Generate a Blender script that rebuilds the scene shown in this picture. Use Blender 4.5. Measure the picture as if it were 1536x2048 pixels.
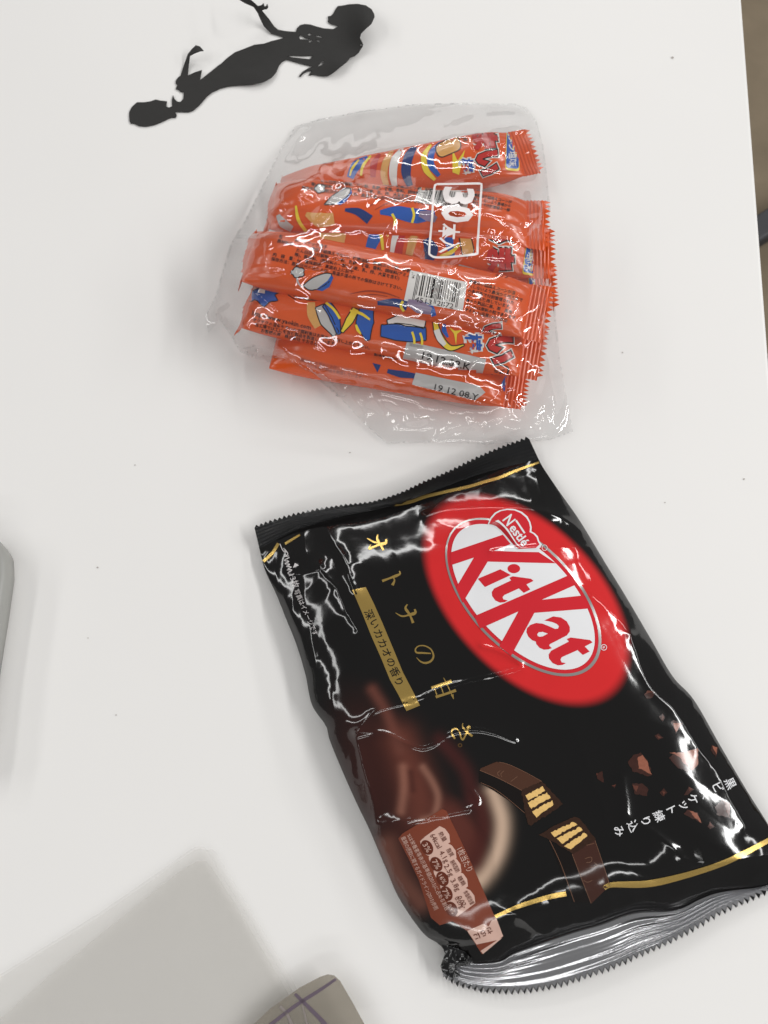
import bpy, bmesh, math, random
import numpy as np
from mathutils import Vector, Matrix
from mathutils.bvhtree import BVHTree
from mathutils.geometry import delaunay_2d_cdt

random.seed(7); RNG = np.random.default_rng(7)
scene = bpy.context.scene
for o in list(bpy.data.objects): bpy.data.objects.remove(o)
COL = scene.collection
R = math.radians

# ------------------------------------------------------------ camera
FPX = 1704.0                     # focal length in photograph pixels (phone main lens)
TILT = R(18.5); HCAM = 0.474
CT, ST = math.cos(TILT), math.sin(TILT)
CAMP = np.array([0.0, -HCAM * math.tan(TILT), HCAM])
cam = bpy.data.cameras.new('camera'); camo = bpy.data.objects.new('camera', cam); COL.objects.link(camo)
cam.sensor_fit = 'VERTICAL'; cam.sensor_height = 36; cam.sensor_width = 27
cam.lens = FPX / 2048 * 36
camo.location = CAMP; camo.rotation_euler = (TILT, 0, 0)
cam.clip_start = 0.01; cam.clip_end = 50
cam.dof.use_dof = True; cam.dof.focus_distance = 0.475; cam.dof.aperture_fstop = 15
scene.camera = camo

# ------------------------------------------------------------ world, lamps, exposure
world = bpy.data.worlds.new('World'); scene.world = world; world.use_nodes = True
wb = world.node_tree.nodes['Background']
wb.inputs[0].default_value = (1.0, 1.0, 0.99, 1); wb.inputs[1].default_value = 0.17

def strip(name, loc, sx, sy, power, aim=(0.05, 0, 0), col=(1, 0.998, 0.985)):
    l = bpy.data.lights.new(name, 'AREA'); l.shape = 'RECTANGLE'; l.size = sx; l.size_y = sy
    l.energy = power; l.color = col
    o = bpy.data.objects.new(name, l); COL.objects.link(o); o.location = loc
    d = Vector(aim) - Vector(loc); o.rotation_euler = d.to_track_quat('-Z', 'Y').to_euler()
    return o
# ceiling strip lamps of the room
strip('ceiling_lamp', (0.10, 2.60, 1.75), 2.40, 0.12, 14)
strip('ceiling_lamp', (2.20, 0.20, 1.75), 2.80, 0.14, 44)
strip('ceiling_lamp', (-1.80, 0.20, 1.75), 2.80, 0.10, 10)
strip('ceiling_lamp', (0.30, -2.00, 1.75), 2.40, 0.10, 9)
strip('ceiling_lamp', (3.70, 0.60, 1.75), 3.40, 0.14, 26)
strip('ceiling_lamp', (-3.30, 0.60, 1.75), 3.40, 0.14, 20)
strip('ceiling_lamp', (0.20, 4.30, 1.75), 3.00, 0.14, 20)
strip('ceiling_lamp', (0.20, -3.60, 1.75), 3.00, 0.14, 20)

vs = scene.view_settings
vs.view_transform = 'Standard'; vs.look = 'None'; vs.exposure = 0.12; vs.gamma = 1.0; vs.use_curve_mapping = False
scene.cycles.max_bounces = 10; scene.cycles.transparent_max_bounces = 16
scene.cycles.caustics_reflective = False; scene.cycles.caustics_refractive = False
scene.cycles.use_denoising = True

# ------------------------------------------------------------ helpers
def ray(px, py):
    u = np.asarray(px, float) - 768.0; v = np.asarray(py, float) - 1024.0
    return np.stack([u, -v * CT + FPX * ST, -v * ST - FPX * CT], -1)

def W(px, py, z=0.0):
    """point at height z that the photograph shows at pixel (px, py)"""
    d = ray(px, py); z = np.asarray(z, float)
    t = (z - CAMP[2]) / d[..., 2]
    return CAMP + d * t[..., None]

def to_px(P):
    d = np.asarray(P, float) - CAMP
    xc = d[..., 0]; yc = d[..., 1] * CT + d[..., 2] * ST; zc = -(-d[..., 1] * ST + d[..., 2] * CT)
    return np.stack([768 + FPX * xc / zc, 1024 - FPX * yc / zc], -1)

def lin(c):
    def f(v):
        v /= 255.0
        return v / 12.92 if v <= 0.04045 else ((v + 0.055) / 1.055) ** 2.4
    return tuple(f(float(v)) for v in c[:3])

MATS = {}
def mat(name, rgb, rough=0.3, metal=0.0, spec=0.5, coat=0.0, vary=0.0, vscale=200.0, bump=0.0, bscale=400.0, bdist=0.0004, attr=None):
    if name in MATS: return MATS[name]
    m = bpy.data.materials.new(name); m.use_nodes = True; nt = m.node_tree
    b = nt.nodes['Principled BSDF']
    c = lin(rgb)
    b.inputs['Base Color'].default_value = (*c, 1)
    b.inputs['Roughness'].default_value = rough; b.inputs['Metallic'].default_value = metal
    b.inputs['Specular IOR Level'].default_value = spec
    if coat: b.inputs['Coat Weight'].default_value = coat; b.inputs['Coat Roughness'].default_value = 0.05
    tc = nt.nodes.new('ShaderNodeTexCoord')
    if attr:
        a = nt.nodes.new('ShaderNodeAttribute'); a.attribute_name = attr
        nt.links.new(a.outputs['Color'], b.inputs['Base Color'])
    elif vary:
        n = nt.nodes.new('ShaderNodeTexNoise'); n.inputs['Scale'].default_value = vscale; n.inputs['Detail'].default_value = 4
        mx = nt.nodes.new('ShaderNodeMix'); mx.data_type = 'RGBA'
        mx.inputs['A'].default_value = (*[v * (1 - vary) for v in c], 1)
        mx.inputs['B'].default_value = (*[min(1, v * (1 + vary)) for v in c], 1)
        nt.links.new(tc.outputs['Object'], n.inputs['Vector'])
        nt.links.new(n.outputs['Fac'], mx.inputs['Factor']); nt.links.new(mx.outputs['Result'], b.inputs['Base Color'])
    if bump:
        n = nt.nodes.new('ShaderNodeTexNoise'); n.inputs['Scale'].default_value = bscale; n.inputs['Detail'].default_value = 3
        bp = nt.nodes.new('ShaderNodeBump'); bp.inputs['Strength'].default_value = bump; bp.inputs['Distance'].default_value = bdist
        nt.links.new(tc.outputs['Object'], n.inputs['Vector'])
        nt.links.new(n.outputs['Fac'], bp.inputs['Height']); nt.links.new(bp.outputs['Normal'], b.inputs['Normal'])
    MATS[name] = m
    return m

def film_mat(name, tint, haze_col, haze, rough, fres=1.5, strength=1.0, bump=0.0, bscale=120):
    if name in MATS: return MATS[name]
    m = bpy.data.materials.new(name); m.use_nodes = True; nt = m.node_tree
    nt.nodes.remove(nt.nodes['Principled BSDF']); out = nt.nodes['Material Output']
    tr = nt.nodes.new('ShaderNodeBsdfTransparent'); tr.inputs[0].default_value = (*tint, 1)
    df = nt.nodes.new('ShaderNodeBsdfDiffuse'); df.inputs[0].default_value = (*haze_col, 1)
    gl = nt.nodes.new('ShaderNodeBsdfGlossy'); gl.inputs['Roughness'].default_value = rough
    m1 = nt.nodes.new('ShaderNodeMixShader'); m1.inputs[0].default_value = haze
    nt.links.new(tr.outputs[0], m1.inputs[1]); nt.links.new(df.outputs[0], m1.inputs[2])
    fr = nt.nodes.new('ShaderNodeLayerWeight'); fr.inputs['Blend'].default_value = 0.5      # same from both sides of a thin sheet
    pw = nt.nodes.new('ShaderNodeMath'); pw.operation = 'POWER'; pw.inputs[1].default_value = 4.0
    nt.links.new(fr.outputs['Facing'], pw.inputs[0])
    f0 = ((fres - 1) / (fres + 1)) ** 2 * 1.7 * strength
    mu = nt.nodes.new('ShaderNodeMath'); mu.operation = 'MULTIPLY_ADD'; mu.inputs[1].default_value = 0.75 * strength; mu.inputs[2].default_value = f0; mu.use_clamp = True
    nt.links.new(pw.outputs[0], mu.inputs[0])
    m2 = nt.nodes.new('ShaderNodeMixShader')
    nt.links.new(mu.outputs[0], m2.inputs[0]); nt.links.new(m1.outputs[0], m2.inputs[1]); nt.links.new(gl.outputs[0], m2.inputs[2])
    nt.links.new(m2.outputs[0], out.inputs[0])
    if bump:
        tc = nt.nodes.new('ShaderNodeTexCoord')
        n = nt.nodes.new('ShaderNodeTexNoise'); n.inputs['Scale'].default_value = bscale; n.inputs['Detail'].default_value = 3
        bp = nt.nodes.new('ShaderNodeBump'); bp.inputs['Strength'].default_value = bump; bp.inputs['Distance'].default_value = 0.001
        nt.links.new(tc.outputs['Object'], n.inputs['Vector']); nt.links.new(n.outputs['Fac'], bp.inputs['Height'])
        nt.links.new(bp.outputs['Normal'], gl.inputs['Normal']); nt.links.new(bp.outputs['Normal'], fr.inputs['Normal'])
    MATS[name] = m
    return m

def make(name, verts, faces, m, parent=None, smooth=True, normals=None, colors=None):
    me = bpy.data.meshes.new(name)
    me.from_pydata([tuple(map(float, v)) for v in verts], [], [tuple(int(i) for i in f) for f in faces])
    me.update()
    if smooth: me.polygons.foreach_set('use_smooth', [True] * len(me.polygons))
    if colors is not None:
        ca = me.color_attributes.new('print', 'FLOAT_COLOR', 'POINT')
        ca.data.foreach_set('color', np.column_stack([colors, np.ones(len(colors))]).astype(np.float32).ravel())
    if normals is not None: me.normals_split_custom_set_from_vertices([tuple(n) for n in normals])
    me.materials.append(m)
    o = bpy.data.objects.new(name, me); COL.objects.link(o)
    if parent is not None: o.parent = parent
    return o

def thing(name, label, cat, group=None):
    o = bpy.data.objects.new(name, None); COL.objects.link(o); o.empty_display_size = 0.02
    o['label'] = label; o['category'] = cat
    if group: o['group'] = group
    return o

def tag(o, label, cat, group=None):
    o['label'] = label; o['category'] = cat
    if group: o['group'] = group
    return o

def C(pts, ox, oy, s):
    return [(ox + x / s, oy + y / s) for x, y in pts]

def resample(pts, n, smooth=True):
    p = np.asarray(pts, float)
    if smooth and len(p) > 2:
        q = []
        for i in range(len(p) - 1):
            a = p[max(i - 1, 0)]; b = p[i]; c = p[i + 1]; d = p[min(i + 2, len(p) - 1)]
            for t in np.linspace(0, 1, 8, endpoint=False):
                q.append(0.5 * (2 * b + (c - a) * t + (2 * a - 5 * b + 4 * c - d) * t * t + (3 * b - a - 3 * c + d) * t ** 3))
        q.append(p[-1]); p = np.array(q)
    s = np.concatenate([[0], np.cumsum(np.linalg.norm(np.diff(p, axis=0), axis=1))])
    t = np.linspace(0, s[-1], n)
    return np.stack([np.interp(t, s, p[:, 0]), np.interp(t, s, p[:, 1])], -1)

def inside(poly, P):
    poly = np.asarray(poly, float); x, y = P[:, 0], P[:, 1]
    r = np.zeros(len(P), bool); x1, y1 = poly[-1]
    for x2, y2 in poly:
        c = ((y1 > y) != (y2 > y))
        with np.errstate(divide='ignore', invalid='ignore'):
            r ^= c & (x < (x2 - x1) * (y - y1) / (y2 - y1) + x1)
        x1, y1 = x2, y2
    return r

def dist_poly(P, line):
    line = np.asarray(line, float); best = np.full(len(P), 1e9)
    for a, b in zip(line[:-1], line[1:]):
        d = b - a; L = max((d * d).sum(), 1e-9)
        t = np.clip(((P - a) @ d) / L, 0, 1)
        best = np.minimum(best, np.linalg.norm(P - (a + t[:, None] * d), axis=1))
    return best

def fill(loops, step=7.0, extra=None):
    """tessellate loops (even-odd) with inner points, so the sheet can follow a curved surface"""
    pts, edges = [], []
    for lp in loops:
        q = []
        n = len(lp)
        for i in range(n):
            a = np.array(lp[i], float); b = np.array(lp[(i + 1) % n], float)
            k = max(1, int(math.ceil(np.linalg.norm(b - a) / step)))
            for j in range(k): q.append(a + (b - a) * j / k)
        st = len(pts); pts += q
        edges += [(st + i, st + (i + 1) % len(q)) for i in range(len(q))]
    A = np.array(pts); lo, hi = A.min(0), A.max(0)
    gx, gy = np.meshgrid(np.arange(lo[0] + step / 2, hi[0], step), np.arange(lo[1] + step / 2, hi[1], step))
    G = np.stack([gx.ravel(), gy.ravel()], -1)
    if len(G):
        k = np.zeros(len(G), bool)
        for lp in loops: k ^= inside(lp, G)
        G = G[k]
        if len(G):
            dm = np.min(((G[:, None, :] - A[None]) ** 2).sum(-1), 1) if len(G) * len(A) < 4e6 else np.full(len(G), 1e9)
            G = G[dm > (step * 0.35) ** 2]
    if extra is not None and len(G):
        E = np.asarray(extra); kk = np.zeros(len(E), bool)
        for lp in loops: kk ^= inside(lp, E)
        E = E[kk]; keep = np.ones(len(G), bool)
        for c0 in range(0, len(G), 2000): keep[c0:c0 + 2000] = np.min(((G[c0:c0 + 2000, None, :] - E[None]) ** 2).sum(-1), 1) > 4.0
        G = np.concatenate([G[keep], E])
    V = np.concatenate([A, G]) if len(G) else A
    r = delaunay_2d_cdt([Vector((float(a), float(b))) for a, b in V], edges, [], 0, 1e-5)
    v = np.array([(p.x, p.y) for p in r[0]]); f = np.array([t for t in r[2] if len(t) == 3], int).reshape(-1, 3)
    c = v[f].mean(1); k = np.zeros(len(f), bool)
    for lp in loops: k ^= inside(lp, c)
    return v, f[k]

def ribbon(pts, w, n=None):
    """tapered brush stroke: list of points, width or list of widths -> closed loop"""
    p = resample(pts, n or max(8, len(pts) * 5)); ws = np.interp(np.linspace(0, 1, len(p)), np.linspace(0, 1, len(np.atleast_1d(w))), np.atleast_1d(w)) if np.ndim(w) else np.full(len(p), float(w))
    t = np.gradient(p, axis=0); t /= np.linalg.norm(t, axis=1)[:, None] + 1e-9
    nrm = np.stack([-t[:, 1], t[:, 0]], -1)
    return [tuple(q) for q in np.concatenate([p + nrm * ws[:, None] / 2, (p - nrm * ws[:, None] / 2)[::-1]])]

def ellipse(cx, cy, a, b, deg=0, n=72):
    t = np.linspace(0, 2 * np.pi, n, endpoint=False); c, s = math.cos(R(deg)), math.sin(R(deg))
    return [(cx + a * math.cos(k) * c - b * math.sin(k) * s, cy + a * math.cos(k) * s + b * math.sin(k) * c) for k in t]

_font = {}
def text2d(body, offset=0.0, res=2):
    key = (body, offset, res)
    if key not in _font:
        cu = bpy.data.curves.new('t', 'FONT'); cu.body = body; cu.size = 1; cu.resolution_u = res; cu.offset = offset; cu.fill_mode = 'FRONT'
        ob = bpy.data.objects.new('t', cu); COL.objects.link(ob)
        me = ob.to_mesh()
        v = np.array([tuple(q.co)[:2] for q in me.vertices]).reshape(-1, 2); me.calc_loop_triangles()
        f = np.array([tuple(t.vertices) for t in me.loop_triangles], int).reshape(-1, 3)
        ob.to_mesh_clear(); bpy.data.objects.remove(ob); bpy.data.curves.remove(cu)
        _font[key] = (v, f)
    return _font[key]

def text_px(body, origin, d, size, up=None, sx=1.0, offset=0.0, length=None, center=False, res=2):
    """text laid along pixel direction d; returns pixel verts and faces"""
    v, f = text2d(body, offset, res)
    if len(v) == 0: return v, f
    d = np.array(d, float); d /= np.linalg.norm(d)
    up = np.array([d[1], -d[0]]) if up is None else np.array(up, float) / np.linalg.norm(up)
    w = v[:, 0].max() - v[:, 0].min()
    kx = size * sx if length is None else length / max(w, 1e-6)
    vv = v.copy()
    if center: vv = vv - np.array([(v[:, 0].max() + v[:, 0].min()) / 2, (v[:, 1].max() + v[:, 1].min()) / 2])
    P = np.array(origin, float) + np.outer(vv[:, 0] * kx, d) + np.outer(vv[:, 1] * size, up)
    return P, f

def split_long(v, f, L):
    for _ in range(4):
        bm = bmesh.new(); bv = [bm.verts.new((a, b, 0)) for a, b in v]
        for t in f:
            try: bm.faces.new([bv[i] for i in t])
            except ValueError: pass
        es = [e for e in bm.edges if e.calc_length() > L]
        if not es: bm.free(); return v, f
        bmesh.ops.subdivide_edges(bm, edges=es, cuts=1); bmesh.ops.triangulate(bm, faces=bm.faces[:])
        bm.verts.index_update()
        v = np.array([(q.co.x, q.co.y) for q in bm.verts]); f = np.array([[q.index for q in t.verts] for t in bm.faces], int)
        bm.free()
    return v, f

class Surf:
    """a built surface on which print is laid"""
    def __init__(self, obs):
        V, T, N = [], [], []
        for o in (obs if isinstance(obs, list) else [obs]):
            me = o.data; me.calc_loop_triangles(); b = len(V)
            V += [v.co.copy() for v in me.vertices]; N += [v.normal.copy() for v in me.vertices]
            T += [tuple(b + i for i in t.vertices) for t in me.loop_triangles]
        self.V, self.T, self.N = V, T, N
        self.bvh = BVHTree.FromPolygons(V, T)
    def hit(self, px, py, lift):
        d = Vector(ray(px, py)).normalized()
        loc, nr, idx, _ = self.bvh.ray_cast(Vector(CAMP), d)
        if loc is None: return None
        a, b, c = (self.V[i] for i in self.T[idx])
        n0 = (b - a).cross(c - a); A = n0.length_squared or 1e-20
        wa = (c - b).cross(loc - b).dot(n0) / A; wb_ = (a - c).cross(loc - c).dot(n0) / A
        na, nb, nc = (self.N[i] for i in self.T[idx])
        n = (na * wa + nb * wb_ + nc * (1 - wa - wb_)).normalized()
        if n.dot(d) > 0: n = -n
        return loc + n * lift, n
    def lay(self, name, v, f, m, parent, layer=0):
        if len(f) == 0: return None
        lift = 0.00014 + 0.00007 * layer
        P, Nn, ok = [], [], []
        for x, y in v:
            h = self.hit(x, y, lift)
            ok.append(h is not None); P.append(h[0] if h else Vector()); Nn.append(h[1] if h else Vector((0, 0, 1)))
        ok = np.array(ok)
        f = np.asarray(f)
        k = ok[f].all(1)
        co = np.array([tuple(p) for p in P])
        if k.any():   # drop faces that bridge over a silhouette edge
            e = np.max([np.linalg.norm(co[f[:, i]] - co[f[:, (i + 1) % 3]], axis=1) for i in range(3)], 0)
            k &= e < 0.02
        f = f[k]
        if len(f) == 0: return None
        used = np.unique(f); mp = -np.ones(len(v), int); mp[used] = np.arange(len(used)); f = mp[f]
        a = co[used]
        fn = np.cross(a[f[:, 1]] - a[f[:, 0]], a[f[:, 2]] - a[f[:, 0]])
        nn = np.array([tuple(Nn[i]) for i in used])
        flip = (fn * nn[f[:, 0]]).sum(1) < 0
        f[flip] = f[flip][:, ::-1]
        return make(name, a, f, m, parent, normals=nn)
    def poly(self, name, loops, m, parent, layer=0, step=7.0):
        if not isinstance(loops[0][0], (tuple, list, np.ndarray)): loops = [loops]
        v, f = fill(loops, step)
        return self.lay(name, v, f, m, parent, layer)
    def polys(self, name, shapes, m, parent, layer=0, step=7.0):
        V, F, b = [], [], 0
        for s in shapes:
            v, f = fill([s] if not isinstance(s[0][0], (tuple, list, np.ndarray)) else s, step)
            V.append(v); F.append(f + b); b += len(v)
        return self.lay(name, np.concatenate(V), np.concatenate(F), m, parent, layer)
    def text(self, name, body, origin, d, size, m, parent, layer=1, L=9.0, **kw):
        v, f = text_px(body, origin, d, size, **kw)
        if len(f) == 0: return None
        v, f = split_long(v, f, L)
        return self.lay(name, v, f, m, parent, layer)

# value noise in numpy
def vnoise(P, seed):
    g = np.random.default_rng(seed).random((64, 64))
    x, y = P[:, 0], P[:, 1]; xi = np.floor(x).astype(int); yi = np.floor(y).astype(int)
    fx = x - xi; fy = y - yi; fx = fx * fx * fx * (fx * (fx * 6 - 15) + 10); fy = fy * fy * fy * (fy * (fy * 6 - 15) + 10)
    G = lambda a, b: g[a % 64, b % 64]
    return (G(xi, yi) * (1 - fx) + G(xi + 1, yi) * fx) * (1 - fy) + (G(xi, yi + 1) * (1 - fx) + G(xi + 1, yi + 1) * fx) * fy

def ridged(P, scale, seed):
    return 1 - np.abs(2 * vnoise(P / scale, seed) - 1)

def crumple(P, scale, seed, n=4, rnd=0.0005):
    """crumpled film: warped triangle waves, continuous, flat facets between rounded folds (about -1..1)"""
    r = np.random.default_rng(seed); h = np.zeros(len(P))
    for k in range(n):
        a = r.random() * np.pi; d = np.array([math.cos(a), math.sin(a)])
        x = (P @ d) / (scale * (0.75 + 0.6 * r.random())) + r.random() * 9 + 0.9 * vnoise(P / (scale * 1.6), seed * 31 + k) + 0.25 * vnoise(P / (scale * 0.5), seed * 37 + k)
        t = 2 * np.abs(x - np.floor(x + 0.5))            # 0..1 triangle
        t = np.sqrt((t - 0.5) ** 2 + rnd) * 2
        amp = np.clip(vnoise(P / (scale * 1.9), seed * 41 + k) * 2 - 0.45, 0, 1)
        h += (t - 0.5) * amp
    return h

# ------------------------------------------------------------ floor and table
e0 = W(1484, 0)[:2]; e1 = W(1536, 690)[:2]; ed = (e1 - e0) / np.linalg.norm(e1 - e0)
en = np.array([-ed[1], ed[0]]);  en = en if en[0] > 0 else -en            # outward normal of the right table edge
FLOORZ = -0.72
fl = make('floor', [(-4, -4, FLOORZ), (5, -4, FLOORZ), (5, 5, FLOORZ), (-4, 5, FLOORZ)], [(0, 1, 2, 3)],
          mat('carpet_brown', (132, 119, 101), rough=0.95, spec=0.1, vary=0.22, vscale=14, bump=0.6, bscale=600, bdist=0.003), smooth=False)
fl['kind'] = 'structure'

tbl = thing('table', 'white matt table top with a straight bare edge above the brown floor', 'table')
wm = mat('table_white', (232, 230, 228), rough=0.5, spec=0.28, vary=0.012, vscale=9, bump=0.08, bscale=1500, bdist=0.0003)
def slab(name, corners, z0, z1, bev, m, parent):
    bm = bmesh.new()
    lo = [bm.verts.new((x, y, z0)) for x, y in corners]; hi = [bm.verts.new((x, y, z1)) for x, y in corners]
    bm.faces.new(lo[::-1]); bm.faces.new(hi); n = len(corners)
    for i in range(n): bm.faces.new([lo[i], lo[(i + 1) % n], hi[(i + 1) % n], hi[i]])
    bmesh.ops.recalc_face_normals(bm, faces=bm.faces[:])
    if bev: bmesh.ops.bevel(bm, geom=bm.edges[:], offset=bev, segments=3, profile=0.5, affect='EDGES')
    me = bpy.data.meshes.new(name); bm.to_mesh(me); bm.free(); me.materials.append(m)
    o = bpy.data.objects.new(name, me); COL.objects.link(o); o.parent = parent
    return o
pA = e0 - ed * 0.50; pB = e0 + ed * 1.15
slab('table_top', [tuple(pB - en * 1.3), tuple(pB), tuple(pA), tuple(pA - en * 1.3)], -0.024, -0.0002, 0.0022, wm, tbl)
# slender legs, under the top and out of sight of the lens
for k, q in enumerate((pA - en * 0.35 + ed * 0.06, pB - en * 0.35 - ed * 0.06, pA - en * 1.24 + ed * 0.06, pB - en * 1.24 - ed * 0.06)):
    slab('leg', [(q[0] - .02, q[1] - .02), (q[0] + .02, q[1] - .02), (q[0] + .02, q[1] + .02), (q[0] - .02, q[1] + .02)], FLOORZ, -0.0245, 0.002,
         mat('leg_metal', (70, 70, 72), rough=0.4, metal=0.6), tbl)
# small grey specks of dirt on the table top
sp = []
for x, y, r in ((1345, 115, 2.2), (195, 1135, 1.6), (1488, 958, 1.5), (700, 905, 1.2), (232, 1430, 1.2), (1245, 705, 1.2), (176, 1276, 1.0), (270, 930, 1.1), (1330, 1005, 1.1)):
    sp.append((x, y, r))
for x, y, r in sp:
    v = [W(x + r * math.cos(t) * 1.3, y + r * math.sin(t), 0.0001) for t in np.linspace(0, 2 * np.pi, 8, endpoint=False)]
    make('speck', v, [tuple(range(7, -1, -1))], mat('speck_grey', (172, 165, 160), rough=0.8), tbl, smooth=False)

# dark furniture foot lying on the floor beyond the table edge
ft = thing('furniture_foot', 'dark grey metal furniture foot on the brown floor beyond the table edge', 'furniture')
a = W(1490, 478, FLOORZ + 0.03); b = W(1700, 350, FLOORZ + 0.03)
d = (b - a)[:2] / np.linalg.norm((b - a)[:2]); n = np.array([-d[1], d[0]]) * 0.021
slab('bar', [tuple(a[:2] - n), tuple(b[:2] - n), tuple(b[:2] + n), tuple(a[:2] + n)], FLOORZ + 0.014, FLOORZ + 0.045, 0.006, mat('foot_grey', (52, 52, 56), rough=0.55, vary=0.1, vscale=60), ft)
for q in (a, b):
    slab('foot_pad', [(q[0] - .014, q[1] - .014), (q[0] + .014, q[1] - .014), (q[0] + .014, q[1] + .014), (q[0] - .014, q[1] + .014)], FLOORZ, FLOORZ + 0.0139, 0.002, mat('pad_black', (25, 25, 25), rough=0.7), ft)

# ------------------------------------------------------------ chocolate bag
bag = thing('chocolate_bag', 'glossy black foil sweet bag with red oval logo and gold lettering', 'snack bag')
left = [(519, 1098), (530, 1140), (553, 1190), (573, 1240), (593, 1290), (611, 1350), (624, 1410), (652, 1452), (660, 1482), (688, 1550), (715, 1610), (740, 1662), (773, 1740), (800, 1800), (846, 1866), (880, 1890), (900, 1920)]
right = [(1077, 918), (1088, 938), (1120, 985), (1160, 1042), (1210, 1125), (1250, 1190), (1300, 1275), (1345, 1352), (1388, 1400), (1440, 1490), (1490, 1575), (1540, 1655), (1590, 1745)]
topi = [(519, 1098), (560, 1076), (600, 1058), (650, 1042), (700, 1030), (760, 1018), (820, 1000), (880, 978), (950, 952), (1010, 935), (1077, 918)]
boti = [(900, 1920), (950, 1926), (1000, 1921), (1030, 1904), (1095, 1880), (1150, 1862), (1200, 1848), (1270, 1824), (1350, 1819), (1400, 1797), (1440, 1784), (1515, 1775), (1550, 1763), (1590, 1745)]
NV, NU = 430, 280
vv = np.linspace(0, 1, NV); uu = 0.5 - 0.5 * np.cos(np.linspace(0, np.pi, NU)); uu = 0.55 * uu + 0.45 * np.linspace(0, 1, NU)
Lc, Rc = resample(left, 1000), resample(right, 1000); Tc, Bc = resample(topi, 1000), resample(boti, 1000)
at = lambda c, t: np.stack([np.interp(t, np.linspace(0, 1, 1000), c[:, k]) for k in (0, 1)], -1)
U, V = np.meshgrid(uu, vv)
l_, r_, t_, b_ = at(Lc, vv)[:, None], at(Rc, vv)[:, None], at(Tc, uu)[None], at(Bc, uu)[None]
U3, V3 = U[..., None], V[..., None]
PX = (1 - U3) * l_ + U3 * r_ + (1 - V3) * t_ + V3 * b_ - ((1 - U3) * (1 - V3) * Lc[0] + U3 * (1 - V3) * Rc[0] + (1 - U3) * V3 * Lc[-1] + U3 * V3 * Rc[-1])
PP = PX.reshape(-1, 2); Uf, Vf = U.ravel(), V.ravel()
prof_u = (1 - np.abs(2 * Uf - 1) ** 5.0) ** 0.8
g = np.clip(np.minimum(Vf / 0.20, (1 - Vf) / 0.17), 0, 1); prof_v = np.sin(g * np.pi / 2) ** 0.9
ze = 0.0045 + 0.0025 * np.sin(Vf * np.pi)
Z = ze + 0.0185 * prof_u * prof_v
mask = np.clip(prof_u * 1.6, 0, 1) * np.clip(g * 2.2 + 0.12, 0, 1)
# lumps from the wrapped pieces inside
Z += mask * (0.0012 * (vnoise(PP / 170, 3) - 0.5) + 0.0005 * (vnoise(PP / 62, 4) - 0.5))
# film stretched between folds
Z += mask * 0.00040 * crumple(PP, 230, 21, 4)
Z += mask * 0.00010 * crumple(PP, 75, 22, 3) * np.clip(vnoise(PP / 150, 9) * 2.4 - 0.9, 0, 1)
edge = np.clip(1 - np.minimum(Uf, 1 - Uf) / 0.10, 0, 1) * np.clip(g * 3, 0, 1)
Z += edge * 0.0007 * (ridged(PP * np.array([1, 0.6]), 38, 5) - 0.5) + edge * 0.0002 * (ridged(PP, 17, 6) - 0.5)
endm = np.clip(1 - g * 1.25, 0, 1)
Z += endm * 0.0012 * (ridged(PP @ np.array([[0.95, 0.3], [-0.3, 0.95]]) * np.array([1, 0.35]), 40, 8) - 0.5) * np.clip(g * 8, 0, 1)
CREASES = [  # pixel polyline, height mm, width px (sharp folds seen in the photograph)
    ([(648, 1045), (668, 1085), (690, 1118), (698, 1150), (712, 1186)], 1.5, 16),
    ([(712, 1465), (735, 1438), (760, 1418), (830, 1400), (900, 1371), (990, 1350), (1040, 1336), (1036, 1322), (1000, 1302), (965, 1292)], 0.95, 8),
    ([(712, 1465), (770, 1466), (845, 1496), (905, 1466), (965, 1460), (1030, 1482)], 1.0, 8),
    ([(712, 1465), (725, 1530), (745, 1600), (752, 1648)], 1.2, 10),
    ([(752, 1648), (850, 1635), (950, 1612), (945, 1580)], 0.85, 8),
    ([(1262, 1270), (1290, 1355), (1312, 1388), (1350, 1422), (1400, 1500), (1442, 1552), (1452, 1582), (1490, 1650)], 0.8, 14),
    ([(850, 1032), (890, 1021), (960, 1016), (1040, 1017), (1110, 1030), (1160, 1058), (1192, 1094)], 1.0, 9),
    ([(985, 1105), (1060, 1098), (1130, 1095), (1192, 1094)], 0.8, 8),
    ([(1185, 1192), (1240, 1240), (1262, 1270)], 1.0, 14),
    ([(1244, 1556), (1250, 1600), (1256, 1640), (1300, 1660), (1345, 1695), (1372, 1722), (1425, 1728), (1490, 1718), (1570, 1706)], 0.9, 18),
    ([(568, 1195), (585, 1240), (604, 1288), (612, 1335)], 1.2, 10),
    ([(640, 1130), (650, 1150), (672, 1175), (690, 1215), (718, 1262)], 1.3, 16),
    ([(562, 1086), (575, 1110), (585, 1150), (640, 1140)], 0.9, 12),
    ([(1030, 1828), (1065, 1855), (1095, 1878)], 1.0, 12),
    ([(925, 1440), (1010, 1405), (1100, 1380)], 0.5, 25),
    ([(940, 1620), (985, 1690), (990, 1760)], 0.7, 22),
    ([(1140, 1440), (1180, 1540), (1215, 1640)], 0.5, 28),
]
for pl, h, w in CREASES:
    q = resample(pl, 40); q = q + 1.6 * np.stack([vnoise(q / 11, 61) - .5, vnoise(q / 14, 62) - .5], -1)
    dd = dist_poly(PP, q)
    Z += mask * h * 1.7e-3 * np.exp(-(np.sqrt(dd ** 2 + 5.0) - 2.2) / w)
Z = np.maximum(Z, ze * 0.9)
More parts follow.
